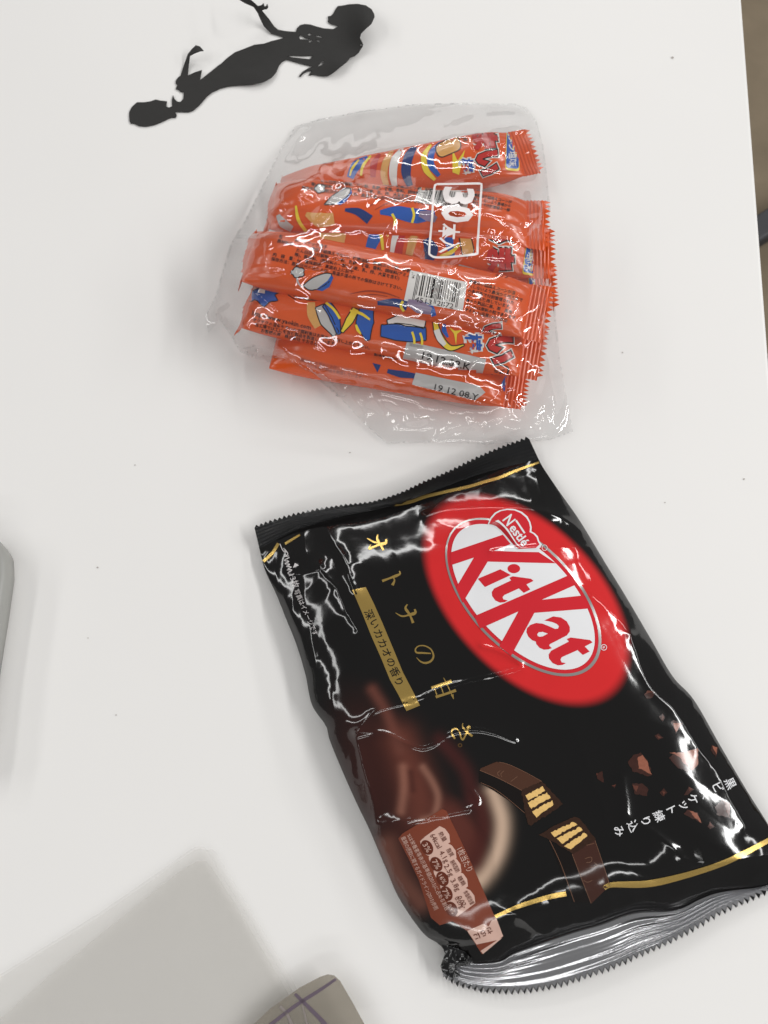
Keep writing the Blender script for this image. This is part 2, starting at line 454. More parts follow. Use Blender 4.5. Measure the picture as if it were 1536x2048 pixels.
# print colours that fade softly into each other on the film
def mixc(c, col, k): return c * (1 - k[:, None]) + np.array(lin(col)) * k[:, None]
cc = np.tile(np.array(lin((19, 18, 18))), (len(PP), 1))
def ell(P, cx, cy, a, b, deg):
    c, s = math.cos(R(deg)), math.sin(R(deg)); x = P[:, 0] - cx; y = P[:, 1] - cy
    return np.hypot((x * c + y * s) / a, (-x * s + y * c) / b)
def sm(x, a, b): t = np.clip((x - a) / (b - a), 0, 1); return t * t * (3 - 2 * t)
cc = mixc(cc, (58, 27, 23), 0.85 * (1 - sm(ell(PP, 800, 1600, 300, 120, 62), 0.35, 1.0)))
cc = mixc(cc, (92, 46, 38), 0.9 * (1 - sm(ell(PP, 915, 1690, 118, 66, 70), 0.5, 1.0)))
for pl, w, col, k in (([(985, 1585), (1003, 1640), (996, 1700), (965, 1755), (930, 1780)], 17, (196, 168, 146), 0.95),
                      ([(960, 1600), (968, 1660), (950, 1720)], 22, (70, 30, 26), 0.8),
                      ([(800, 1480), (822, 1540), (838, 1600), (838, 1628)], 34, (98, 52, 42), 0.9),
                      ([(806, 1535), (808, 1575), (802, 1622)], 10, (150, 100, 84), 0.65),
                      ([(846, 1535), (866, 1566), (876, 1596), (868, 1630), (845, 1640)], 8, (150, 104, 88), 0.6),
                      ([(822, 1545), (826, 1580)], 7, (70, 34, 28), 0.7),
                      ([(745, 1380), (775, 1430), (800, 1500)], 12, (105, 60, 50), 0.8),
                      ([(775, 1690), (800, 1755), (840, 1805)], 22, (116, 72, 60), 0.8),
                      ([(880, 1480), (930, 1540), (945, 1600)], 16, (70, 30, 28), 0.7)):
    cc = mixc(cc, col, k * np.exp(-(dist_poly(PP, resample(pl, 30)) / w) ** 2))
cc = mixc(cc, (206, 42, 44), 1 - sm(ell(PP, 1053, 1200, 254, 148, 46), 0.925, 1.045))
wp = W(PP[:, 0], PP[:, 1], Z)
zb = np.maximum(0.0004, ze * (1 - np.clip(np.minimum(Uf, 1 - Uf) / 0.07, 0, 1) ** 0.5) * 0.95)
wbm = W(PP[:, 0], PP[:, 1], ze); wbm[:, 2] = zb
idx = np.arange(NV * NU).reshape(NV, NU)
q = np.stack([idx[:-1, :-1], idx[1:, :-1], idx[1:, 1:], idx[:-1, 1:]], -1).reshape(-1, 4)
mbag = mat('bag_film', (20, 19, 19), rough=0.08, spec=0.5, attr='print', bump=0.03, bscale=260, bdist=0.0006)
body = make('front_film', wp, q, mbag, bag, colors=cc)
st = (slice(None, None, 6), slice(None, None, 4))
idb = np.zeros((NV, NU), int); sel = idx[::6, ::4]
vb = wbm[sel.ravel()]; nb = np.arange(sel.size).reshape(sel.shape)
qb = np.stack([nb[:-1, :-1], nb[:-1, 1:], nb[1:, 1:], nb[1:, :-1]], -1).reshape(-1, 4)
make('back_film', vb, qb, mat('bag_black', (20, 19, 19), rough=0.16), bag)
S = Surf(body)

# crimped end seals with saw-tooth edges
def fin(name, inner, outer, zin, zout, ribs, amp, teeth, tooth, m, parent, n=260, rows=44, curl=None, sheet=True):
    a = resample(inner, n); b = resample(outer, n)
    P = []; 
    for j in range(rows):
        t = j / (rows - 1); p = a + (b - a) * t
        z = (zin + (zout - zin) * t) if np.ndim(zin) == 0 else zin + (zout - zin) * t
        z = z + amp * np.sin(t * ribs * 2 * np.pi) * (0.65 + 0.35 * np.sin(np.linspace(0, 9, n) + t * 3))
        if curl is not None: z = z + curl(np.linspace(0, 1, n), t)
        P.append(W(p[:, 0], p[:, 1], z))
    P = np.array(P)
    k = np.arange(rows * n).reshape(rows, n)
    F = [(k[j, i], k[j + 1, i], k[j + 1, i + 1], k[j, i + 1]) for j in range(rows - 1) for i in range(n - 1)]
    Vt = [tuple(v) for v in P.reshape(-1, 3)]
    zo = zout if np.ndim(zout) == 0 else zout.mean()
    # teeth
    out = P[-1]; inn = P[-2]; s = np.linspace(0, n - 1, teeth + 1)
    for i in range(teeth):
        i0, i1 = s[i], s[i + 1]; im = (i0 + i1) / 2 + random.uniform(-.1, .1)
        f3 = lambda x: np.array([np.interp(x, np.arange(n), out[:, c]) for c in range(3)])
        A, B, M = f3(i0), f3(i1), f3(im)
        dv = M - np.array([np.interp(im, np.arange(n), P[0][:, c]) for c in range(3)]); dv /= np.linalg.norm(dv)
        T = M + dv * tooth * random.uniform(.85, 1.1)
        T[2] = max(T[2] - 0.0002, 0.0006)
        bidx = len(Vt); Vt += [tuple(A), tuple(T), tuple(B)]; F.append((bidx, bidx + 1, bidx + 2))
    return make(name, Vt, F, m, parent)
mfin = mat('seal_black', (24, 24, 25), rough=0.16, bump=0.04, bscale=300)
tout = [(509, 1056), (545, 1044), (590, 1031), (640, 1020), (690, 1012), (745, 1005), (800, 988), (850, 965), (900, 944), (980, 906), (1058, 877)]
tin = [(519, 1098), (560, 1076), (600, 1058), (650, 1042), (700, 1030), (760, 1018), (820, 1000), (880, 978), (950, 952), (1010, 935), (1077, 918)]
fin('end_seal', tin, tout, 0.0043, 0.0075, 6, 0.00030, 60, 0.0017, mfin, bag, curl=lambda s, t: 0.0035 * t * np.sin(s * np.pi) + 0.002 * t * np.clip(s - .6, 0, 1))
bout = [(886, 1943), (920, 1962), (960, 1972), (1000, 1975), (1040, 1975), (1100, 1966), (1160, 1949), (1230, 1924), (1275, 1903), (1330, 1880), (1400, 1842), (1440, 1818), (1500, 1790), (1560, 1764), (1602, 1745)]
silv = mat('seal_silver', (205, 205, 208), rough=0.24, metal=0.95, bump=0.35, bscale=150)
seal2 = fin('end_seal', boti, bout, 0.0043, 0.0040, 5, 0.00055, 62, 0.0024, silv, bag, rows=60, curl=lambda s, t: 0.004 * np.sin(t * np.pi * 0.75) * np.sin(s * np.pi))
seal2['label'] = 'shiny silver crimped end seal with ridges'
tb0 = [(x - 1, y - 3) for x, y in bout]
blk = [(x, y + 2.5) for x, y in bout]
fin('saw_tooth_edge', tb0, blk, 0.0026, 0.0022, 1, 0.0001, 62, 0.0030, mfin, bag, rows=4)
# black crumpled corner of the seal
cor = [(883, 1888), (905, 1893), (930, 1903), (948, 1925), (935, 1931), (910, 1934), (922, 1950), (905, 1957), (885, 1945), (881, 1932), (890, 1908)]
v, f = fill([cor], 2.5)
z = 0.0085 + 0.0030 * (ridged(v, 22, 31) - 0.5) + 0.0008 * (ridged(v, 11, 32) - .5) - 0.004 * np.clip((v[:, 1] - 1900) / 60, 0, 1)
P3 = W(v[:, 0], v[:, 1], z); fn = np.cross(P3[f[:, 1]] - P3[f[:, 0]], P3[f[:, 2]] - P3[f[:, 0]])[:, 2] < 0; f[fn] = f[fn][:, ::-1]
make('seal_corner', P3, f, mfin, bag)

# print on the chocolate bag -------------------------------------------------
GD = dict(rough=0.26, metal=0.75)
gold = mat('print_gold', (205, 172, 98), **GD)
white = mat('print_white', (226, 226, 228), rough=0.06)
red = mat('print_red', (202, 40, 50), rough=0.06)
dred = mat('print_dark_red', (165, 30, 38), rough=0.12)
silver = mat('print_silver', (172, 168, 166), rough=0.22, metal=0.55)
black = mat('print_black', (22, 20, 20), rough=0.15)
D = (0.395, 0.919)
lg = S.poly('logo_oval', ellipse(1046, 1194, 195.5, 105.5, 45.8, 110), red, bag, 0)
S.poly('logo_ring', [ellipse(1046.5, 1194.5, 195.5, 106, 45.8, 110), ellipse(1045.5, 1193.5, 190.5, 101, 45.8, 110)], silver, lg, 1, 5)
S.poly('logo_field', ellipse(1046, 1194, 181.5, 93.5, 45.8, 100), white, lg, 2)
K = C([(165, 732), (965, 460), (1085, 605), (810, 715), (740, 740), (740, 860), (345, 1505), (243, 1275), (520, 812), (162, 930)], 880, 1010, 7.68)
L4 = 3
S.poly('letter', K, red, lg, L4)
S.poly('letter', [(970, 1103), (986, 1102.5), (1077, 1104.5), (1111, 1127), (974, 1123.6), (968, 1118)], red, lg, L4)
S.poly('letter', C([(580, 1135), (925, 990), (1085, 1078), (690, 1262)], 880, 1010, 7.68), red, lg, L4)
S.poly('letter', ellipse(880 + 1132 / 7.68, 1010 + 980 / 7.68, 97 / 7.68, 70 / 7.68, 0, 28), red, lg, L4)
S.poly('letter', C([(1065, 1120), (1115, 1097), (1395, 1135), (1435, 1168), (1325, 1222), (1385, 1300), (1285, 1352), (1210, 1283), (985, 1385), (960, 1415), (970, 1450), (1040, 1470), (990, 1495), (920, 1502), (850, 1470), (800, 1400), (795, 1340), (830, 1285), (1090, 1160)], 880, 1010, 7.68), red, lg, L4)
S.poly('letter', [(1136, 1151.3), (1152, 1169.3), (1083, 1200), (1167, 1191.3), (1179, 1217.3), (1068.5, 1226), (1022, 1312), (998, 1293), (1036.6, 1223.2), (960, 1257.5), (948.5, 1232.7), (1040, 1193)], red, lg, L4)
S.poly('letter', [C([(525, 930), (660, 868), (780, 885), (870, 945), (915, 1030), (915, 1100), (870, 1160), (610, 1295), (600, 1320), (640, 1355), (590, 1375), (520, 1380), (450, 1350), (400, 1290), (395, 1255), (340, 1235), (280, 1180), (250, 1110), (260, 1050), (310, 1000), (400, 968), (500, 980), (600, 1020), (690, 1060), (735, 1055), (750, 1020), (720, 985), (650, 955), (580, 940)], 1020, 1120, 7.68),
                  C([(415, 1140), (440, 1110), (500, 1105), (580, 1132), (500, 1175), (455, 1182), (425, 1170)], 1020, 1120, 7.68)], red, lg, L4)
S.poly('letter', C([(870, 1215), (930, 1192), (1225, 1232), (1265, 1268), (1145, 1330), (1220, 1408), (1115, 1460), (1035, 1385), (790, 1495)], 1020, 1120, 7.68) +
       [(1120.6, 1319.8), (1123.2, 1325), (1131.6, 1326.3), (1124.5, 1330.2), (1115.4, 1330.9), (1105, 1326.3), (1097.8, 1317.2), (1097.1, 1309.4), (1102.3, 1301.6), (1137.5, 1283.3)], red, lg, L4)
S.poly('registered_mark', [ellipse(1207.2, 1295, 6.2, 6.2, 0, 20), ellipse(1207.2, 1295, 5.0, 5.0, 0, 20)], white, lg, 3, 3)
S.text('registered_mark', 'R', (1206.8, 1295.5), D, 8.5, white, lg, 3, center=True)
bd = S.poly('maker_badge', C([(160, 505), (215, 370), (300, 270), (400, 215), (560, 185), (720, 195), (860, 250), (970, 345), (1030, 460), (1055, 560), (1050, 650), (1120, 690), (1180, 750), (1210, 850), (1265, 920), (1230, 985), (1180, 1010), (900, 1028), (775, 1022), (700, 968), (610, 870), (530, 770), (460, 690), (370, 600), (280, 545)], 960, 1000, 10.24), white, bag, 4)
S.poly('badge_field', C([(185, 505), (240, 390), (330, 290), (430, 235), (560, 210), (700, 220), (830, 275), (940, 370), (1000, 470), (1020, 570), (1010, 665), (1090, 705), (1150, 770), (1180, 860), (1215, 920), (1140, 990), (900, 1005), (790, 1010), (700, 945), (610, 840), (525, 735), (430, 630), (330, 548), (250, 515)], 960, 1000, 10.24), red, bd, 5)
S.poly('badge_shade', C([(195, 500), (300, 455), (400, 500), (500, 590), (580, 690), (660, 810), (740, 930), (790, 1000), (700, 940), (600, 825), (520, 725), (430, 625), (330, 545), (250, 515)], 960, 1000, 10.24), dred, bd, 6)
S.poly('badge_swoosh', C([(305, 445), (375, 420), (480, 510), (580, 620), (660, 750), (740, 880), (800, 960), (880, 1000), (820, 985), (740, 920), (660, 800), (580, 680), (500, 580), (400, 490)], 960, 1000, 10.24), white, bd, 7, 4)
dn = (0.60, 0.80)
S.text('lettering', 'N', (1004, 1040.5), dn, 31, white, bd, 7, offset=0.02, length=15.5)
S.text('lettering', 'estlé', (1017, 1057.5), dn, 26, white, bd, 7, offset=0.022, length=47)
S.polys('lettering', [ribbon(C([(735, 430), (910, 690)], 960, 1000, 10.24), 3.6, 6)], white, bd, 7)
S.poly('registered_mark', [ellipse(1088.6, 1096, 5.6, 5.6, 0, 20), ellipse(1088.6, 1096, 4.6, 4.6, 0, 20)], white, bd, 5, 3)

# gold brush characters
g1 = lambda pts: C(pts, 690, 1050, 5.908)
g2 = lambda pts: C(pts, 780, 1300, 8.533)
gribbon = lambda p, w, n=None: ribbon(p, np.array(w) * 1.12 if np.ndim(w) else w * 1.12, n)
S.polys('gold_character', [gribbon(g1([(388, 116), (380, 165), (400, 205), (455, 298)]), [2, 4.6, 3.2, 4.2]), gribbon(g1([(482, 170), (485, 212), (400, 235), (282, 285)]), [3.5, 5.6, 3.2, 4.2]), gribbon(g1([(284, 288), (292, 262), (302, 232)]), [4, 2.6, 1]), gribbon(g1([(395, 215), (330, 198), (264, 158)]), [2.4, 2.8, 1.2])], gold, bag, 0, 4)
S.polys('gold_character', [gribbon(g1([(640, 545), (648, 580), (560, 618), (440, 663)]), [2, 5.2, 3.2, 4.6]), gribbon(g1([(566, 615), (585, 655), (560, 712)]), [1.6, 3, 5.4])], gold, bag, 0, 4)
S.polys('gold_character', [gribbon(g1([(738, 938), (715, 985), (765, 1060), (805, 1158)]), [2, 5.2, 3.4, 5]), gribbon(g1([(822, 995), (830, 1038), (760, 1062), (675, 1078), (597, 1038)]), [3, 6, 3, 3, 1])], gold, bag, 0, 4)
S.polys('gold_character', [gribbon([(862, 1307), (846, 1306), (833, 1305), (831, 1298), (838, 1292), (850, 1292), (862, 1299), (867, 1312), (862, 1322), (851, 1326), (841, 1323), (833, 1315)], [2, 3, 3.4, 2.6, 2.0, 2.2, 2.4, 3, 3.6, 3.8, 2.6, 0.8], 60)], gold, bag, 0, 4)
S.polys('gold_character', [gribbon(g2([(705, 645), (880, 590), (1050, 532)]), [4.6, 5, 5.6]), gribbon(g2([(780, 802), (950, 750), (1125, 688)]), [5, 4, 5.4]), gribbon(g2([(765, 670), (802, 780)]), 1.8), gribbon(g2([(868, 625), (912, 745)]), 1.8), gribbon(g2([(915, 475), (975, 590), (1025, 700), (1060, 775)]), [1.2, 1.8, 1.8, 1.6]), gribbon(g2([(1060, 760), (1085, 838)]), [5, 1])], gold, bag, 0, 4)
S.polys('gold_character', [gribbon(g2([(1245, 1248), (1240, 1310), (1310, 1400), (1405, 1470)]), [1.4, 3, 2.8, 4]), gribbon(g2([(1370, 1345), (1345, 1300), (1315, 1390), (1275, 1480), (1240, 1530), (1210, 1490), (1185, 1400), (1125, 1342), (1065, 1365), (1055, 1430), (1108, 1515)]), [1.4, 5, 3, 2.6, 3.4, 2.4, 2, 2.6, 3, 3, 3.4], 60)], gold, bag, 0, 4)
S.poly('gold_full_stop', [ellipse(920, 1490.5, 4.6, 4.2, 0, 20), ellipse(920, 1490.5, 2.2, 2.0, 0, 16)], mat('print_dull_gold', (120, 92, 58), **GD), bag, 0, 3)
bar = S.poly('gold_bar', [(705, 1180), (725, 1228), (742.5, 1272), (762, 1316), (780, 1360), (797, 1390), (813, 1422), (840, 1411), (824.5, 1380), (806, 1345), (790, 1306), (764.5, 1245), (748, 1208), (731.5, 1174.5)], gold, bag, 1)
for i, ch in enumerate('深いカカオの香り'):
    t = i / 7; S.text('character', ch, (741 + 57 * t - (2 if i == 0 else 0), 1229 + 134 * t), (0.40 + .04 * t, 0.91), 20, black, bar, 2, center=True, offset=0.01)
# gold rules at both ends
S.polys('gold_rule', [ribbon([(527, 1123), (545, 1106), (557, 1087)], 6), ribbon([(570, 1088), (590, 1076), (600, 1070)], [5, 4])], gold, bag, 1, 4)
S.poly('gold_rule', ribbon([(738, 1014), (780, 1011), (820, 1004.5), (850, 994), (887, 985), (940, 973), (966, 965), (1000, 955), (1034, 941), (1078, 925)], [4, 6.5, 6.5, 6.5, 6, 6, 6, 6, 5, 4], 60), gold, bag, 1, 4)
S.poly('gold_rule', ribbon([(990, 1833), (1030, 1815), (1065, 1803), (1100, 1793), (1132, 1787)], [7, 7.5, 9, 10, 10], 30), gold, bag, 1, 4)
S.poly('gold_rule', ribbon([(1208, 1776), (1225, 1769), (1296, 1767), (1365, 1752), (1435, 1730), (1481, 1710), (1536, 1681), (1572, 1662)], [9, 13, 14, 12, 11, 11, 10, 9], 60), gold, bag, 1, 4)
# white lower lettering
for ch, x, y in (('黒', 1460, 1567), ('ビ', 1436, 1575), ('ス', 1409, 1587), ('ケ', 1386, 1598), ('ッ', 1366, 1611), ('ト', 1343, 1620), ('練', 1318, 1632), ('り', 1292, 1642), ('込', 1266, 1652), ('み', 1238, 1662)):
    S.text('white_character', ch, (x, y), (0.44, 0.90), 23, white, bag, 0, center=True, offset=0.008)
pale = mat('print_pale', (205, 200, 200), rough=0.2)
S.polys('script_lettering', [ribbon([(560, 1088), (566, 1101), (572, 1105), (567, 1096), (576, 1108), (569, 1113), (578, 1112)], 1.6, 40), ribbon([(579, 1115), (569, 1121), (578, 1123), (570, 1127)], 1.7, 24), ribbon([(570, 1128), (580, 1129), (573, 1133), (583, 1134), (576, 1138)], 1.7, 24), ribbon([(574, 1140), (584, 1140), (576, 1146), (582, 1150)], 1.7, 20)], pale, bag, 0, 4)
S.polys('warning_triangle', [[(586, 1136), (598, 1131), (590, 1126)]], pale, bag, 0, 4)
S.text('white_lettering', '13枚', (577, 1148), (0.36, 0.93), 16, pale, bag, 1)
S.text('white_lettering', '写真はイメージです', (588, 1181), (0.40, 0.916), 13, pale, bag, 1, length=98)

# picture of the cut chocolate bars
cb = lambda pts: C(pts, 940, 1500, 5.12)
ch_top = mat('print_choc_top', (74, 47, 35), rough=0.12); ch_side = mat('print_choc_side', (20, 15, 14), rough=0.12)
ch_end = mat('print_choc_end', (52, 33, 24), rough=0.14, vary=0.35, vscale=900); ch_line = mat('print_choc_line', (118, 84, 66), rough=0.2)
waf = mat('print_wafer', (226, 186, 116), rough=0.2, vary=0.25, vscale=1100)
def jag(pts, a=5):
    q = []
    for i in range(len(pts)):
        p, r = np.array(pts[i], float), np.array(pts[(i + 1) % len(pts)], float); k = max(1, int(np.linalg.norm(r - p) // 22))
        for j in range(k): q.append(tuple(p + (r - p) * j / k + np.random.default_rng(len(q) * 7 + i).normal(0, a, 2)))
    return q
p1 = S.poly('bar_picture', cb([(95, 210), (300, 295), (530, 415), (565, 655), (400, 520), (250, 420), (90, 330)]), ch_side, bag, 0)
S.poly('top_face', cb([(105, 190), (270, 120), (400, 150), (560, 225), (735, 322), (530, 415), (300, 292), (100, 208)]), ch_top, p1, 1)
S.poly('cut_face', cb(jag([(525, 410), (735, 320), (820, 410), (945, 550), (880, 610), (700, 720), (620, 775), (590, 760), (560, 640)], 4)), ch_end, p1, 2)
for w in ([(565, 465), (745, 370), (765, 420), (700, 465), (600, 520)], [(590, 540), (785, 430), (820, 495), (700, 560), (620, 600)], [(635, 630), (840, 510), (860, 560), (750, 640), (670, 690)]):
    S.poly('wafer_layer', cb(jag(w)), waf, p1, 3)
S.polys('edge_line', [ribbon(cb([(100, 208), (300, 294), (530, 414)]), 1.0), ribbon(cb([(300, 125), (400, 150), (560, 225), (735, 322)]), 0.9), ribbon(cb([(110, 335), (250, 400), (400, 510), (560, 645)]), 0.8), ribbon(cb([(310, 210), (280, 240), (300, 270)]), 1), ribbon(cb([(345, 215), (315, 245), (325, 280)]), 1), ribbon(cb([(415, 325), (485, 270)]), 1)], ch_line, p1, 3)
p2 = S.poly('bar_picture', cb([(805, 920), (1040, 1065), (1235, 1560), (1065, 1560)]), ch_side, bag, 0)
S.poly('top_face', cb([(1045, 1060), (1275, 915), (1430, 1385), (1240, 1570)]), mat('print_choc_low', (64, 38, 31), rough=0.12), p2, 1)
S.poly('cut_face', cb(jag([(700, 865), (770, 840), (830, 790), (1070, 685), (1130, 710), (1285, 915), (1060, 1065), (880, 955), (800, 915)], 4)), ch_end, p2, 2)
for w in ([(825, 845), (1055, 735), (1090, 770), (860, 890)], [(885, 905), (1120, 785), (1145, 825), (940, 960)], [(960, 985), (1170, 845), (1195, 885), (1100, 970), (1020, 1015)]):
    S.poly('wafer_layer', cb(jag(w)), waf, p2, 3)
S.polys('edge_line', [ribbon(cb([(1045, 1065), (1130, 1290), (1238, 1565)]), 1.0), ribbon(cb([(1278, 925), (1355, 1150), (1430, 1385)]), 1.0), ribbon(cb([(815, 925), (930, 1170), (1065, 1550)]), 1.0), ribbon(cb([(1175, 1110), (1240, 1095), (1240, 1140), (1190, 1150)]), 1), ribbon(cb([(1225, 1200), (1300, 1180), (1270, 1150)]), 1), ribbon(cb([(1160, 1330), (1200, 1350), (1250, 1330)]), 1), ribbon(cb([(1190, 975), (1270, 955)]), 1)], ch_line, p2, 3)
# picture of the chocolate crumbs
cr = lambda pts: C(pts, 1180, 1360, 5.12)
cd = mat('print_crumb_dark', (58, 34, 29), rough=0.13, vary=0.3, vscale=500); clt = mat('print_crumb_light', (142, 88, 70), rough=0.14, vary=0.3, vscale=700); cmid = mat('print_crumb_mid', (92, 54, 44), rough=0.14, vary=0.3, vscale=600)
for dk, lt, ml in (([(805, 800), (860, 750), (1105, 700), (1100, 880), (1000, 945), (900, 900)], [(810, 745), (960, 740), (1105, 700), (1105, 870), (1040, 925), (960, 850), (890, 770)], clt),
               ([(385, 840), (440, 770), (520, 745), (575, 800), (635, 970), (600, 990), (430, 930)], [(490, 790), (540, 770), (580, 830), (630, 970), (500, 910)], clt),
               ([(825, 430), (860, 415), (945, 445), (880, 550), (845, 470)], [(850, 440), (935, 450), (880, 535)], clt),
               ([(660, 570), (700, 550), (745, 590), (700, 615)], [(680, 565), (735, 590), (700, 600)], cmid),
               ([(1230, 720), (1250, 670), (1310, 690), (1290, 790)], [(1250, 675), (1305, 695), (1290, 770)], clt),
               ([(430, 1060), (540, 1060), (600, 1120), (580, 1190), (460, 1170)], [(435, 1075), (500, 1090), (470, 1150)], cmid),
               ([(960, 1180), (1010, 1090), (1060, 1120), (1000, 1180)], [(1010, 1095), (1055, 1120), (1010, 1140)], cmid),
               ([(955, 1370), (1000, 1330), (1100, 1360), (1145, 1470), (1050, 1420)], [(1000, 1335), (1095, 1360), (1140, 1465), (1060, 1400)], clt),
               ([(1275, 1300), (1350, 1225), (1440, 1260), (1430, 1420), (1300, 1380)], [(1350, 1230), (1435, 1265), (1420, 1400), (1380, 1300)], cmid),
               ([(1200, 1500), (1230, 1450), (1270, 1500), (1230, 1530)], [(1215, 1490), (1235, 1460), (1255, 1500)], cmid),
               ([(60, 960), (130, 935), (140, 1050), (70, 1010)], [(62, 962), (80, 955), (80, 1010)], cmid),
               ([(215, 1080), (275, 1070), (250, 1105)], [(220, 1080), (270, 1072), (250, 1090)], cmid),
               ([(710, 1150), (760, 1110), (785, 1150), (750, 1195)], [(735, 1135), (780, 1150), (750, 1185)], cmid),
               ([(550, 150), (590, 110), (660, 120), (640, 180), (580, 190)], [(555, 150), (590, 112), (655, 122), (600, 135)], cmid),
               ([(705, 375), (750, 345), (765, 385), (735, 425)], [(735, 360), (762, 385), (738, 415)], cmid)):
    p = S.poly('crumb_picture', cr(jag(dk, 4)), cd, bag, 0, 5); S.poly('broken_face', cr(jag(lt, 4)), ml, p, 1, 5)

# nutrition panel
nb_ = mat('print_brown', (124, 62, 44), rough=0.13); nd = mat('print_deep_brown', (98, 46, 32), rough=0.13); np_ = mat('print_pink', (208, 172, 158), rough=0.13)
pan = S.poly('nutrition_panel', [(797, 1677), (805, 1667), (884, 1618), (893, 1622), (938, 1715), (988, 1830), (1006, 1872), (964, 1908), (934, 1861), (905, 1842), (880, 1850), (862, 1835), (838, 1760), (820, 1722)], nb_, bag, 1)
nn = lambda pts: C(pts, 780, 1610, 6.678)
base_pill = [(405, 480), (470, 420), (665, 280), (735, 315), (790, 390), (803, 495), (545, 690), (480, 660), (410, 520)]
offs = [(0, 0), (100, 212), (165, 395), (253, 590), (350, 812)]
circ = [(495, 565), (620, 790), (702, 985), (755, 1180), (822, 1385)]
vals = ['64kcal', '4.1g', '2.5g', '3.8g', '0.02-']; pct = ['3%', '7%', '16%', '7%', '0.9%']; nm = ['熱量', '脂質', '飽和脂肪', '糖類', '食塩相当量']
dp = (0.50, 0.866)
for k in range(5):
    o = offs[k]; s = 1 if k == 0 else 0.93
    c0 = np.array([600, 485])
    P = [(c0[0] + (x - c0[0]) * s + o[0], c0[1] + (y - c0[1]) * s + o[1]) for x, y in base_pill]
    pl = S.poly('value_pill', nn(P), np_, pan, 2, 6)
    S.poly('percent_disc', ellipse(*nn([circ[k]])[0], 15.5, 11.5, 62, 32), nd, pan, 3, 6)
    S.text('lettering', pct[k], nn([circ[k]])[0], dp, 15 if len(pct[k]) < 3 else 12, np_, pan, 4, center=True, length=19)
    q = nn([(615 + o[0], 480 + o[1])])[0]
    S.text('lettering', vals[k], q, dp, 15, nd, pan, 4, center=True, length=31 if k == 0 else 25)
    q = nn([(705 + o[0], 420 + o[1])])[0]
    S.text('lettering', nm[k], q, dp, 11, nd, pan, 4, center=True, length=(20, 17, 26, 20, 30)[k])
S.text('lettering', '0.07g', nn([(920, 1300)])[0], dp, 14, nd, pan, 4, center=True, length=24)
S.text('lettering', '1枚当たり', nn([(1000, 725)])[0], (0.42, 0.907), 17, np_, pan, 4, center=True, length=50)
S.text('lettering', '%は栄養素等表示基準値(2015)に占める割合', nn([(225, 400)])[0], (0.46, 0.888), 10.5, np_, pan, 4, length=170)
S.text('lettering', '重類の摂取に関するガイドライン(2015)参照', nn([(150, 430)])[0], (0.42, 0.907), 10.5, np_, pan, 4, length=160)
S.poly('pale_band', [(934.5, 1861), (966, 1847), (977, 1852), (983, 1840), (992.5, 1836), (1006, 1871.5), (996, 1879), (953, 1888)], np_, pan, 2, 6)
S.poly('pale_corner', [(998, 1877), (1004, 1875), (966, 1907), (961, 1901)], np_, pan, 2, 6)
S.text('lettering', 'さらに', (966, 1866), (-0.90, 0.42), 15, nd, pan, 4, center=True, length=38, offset=0.02)

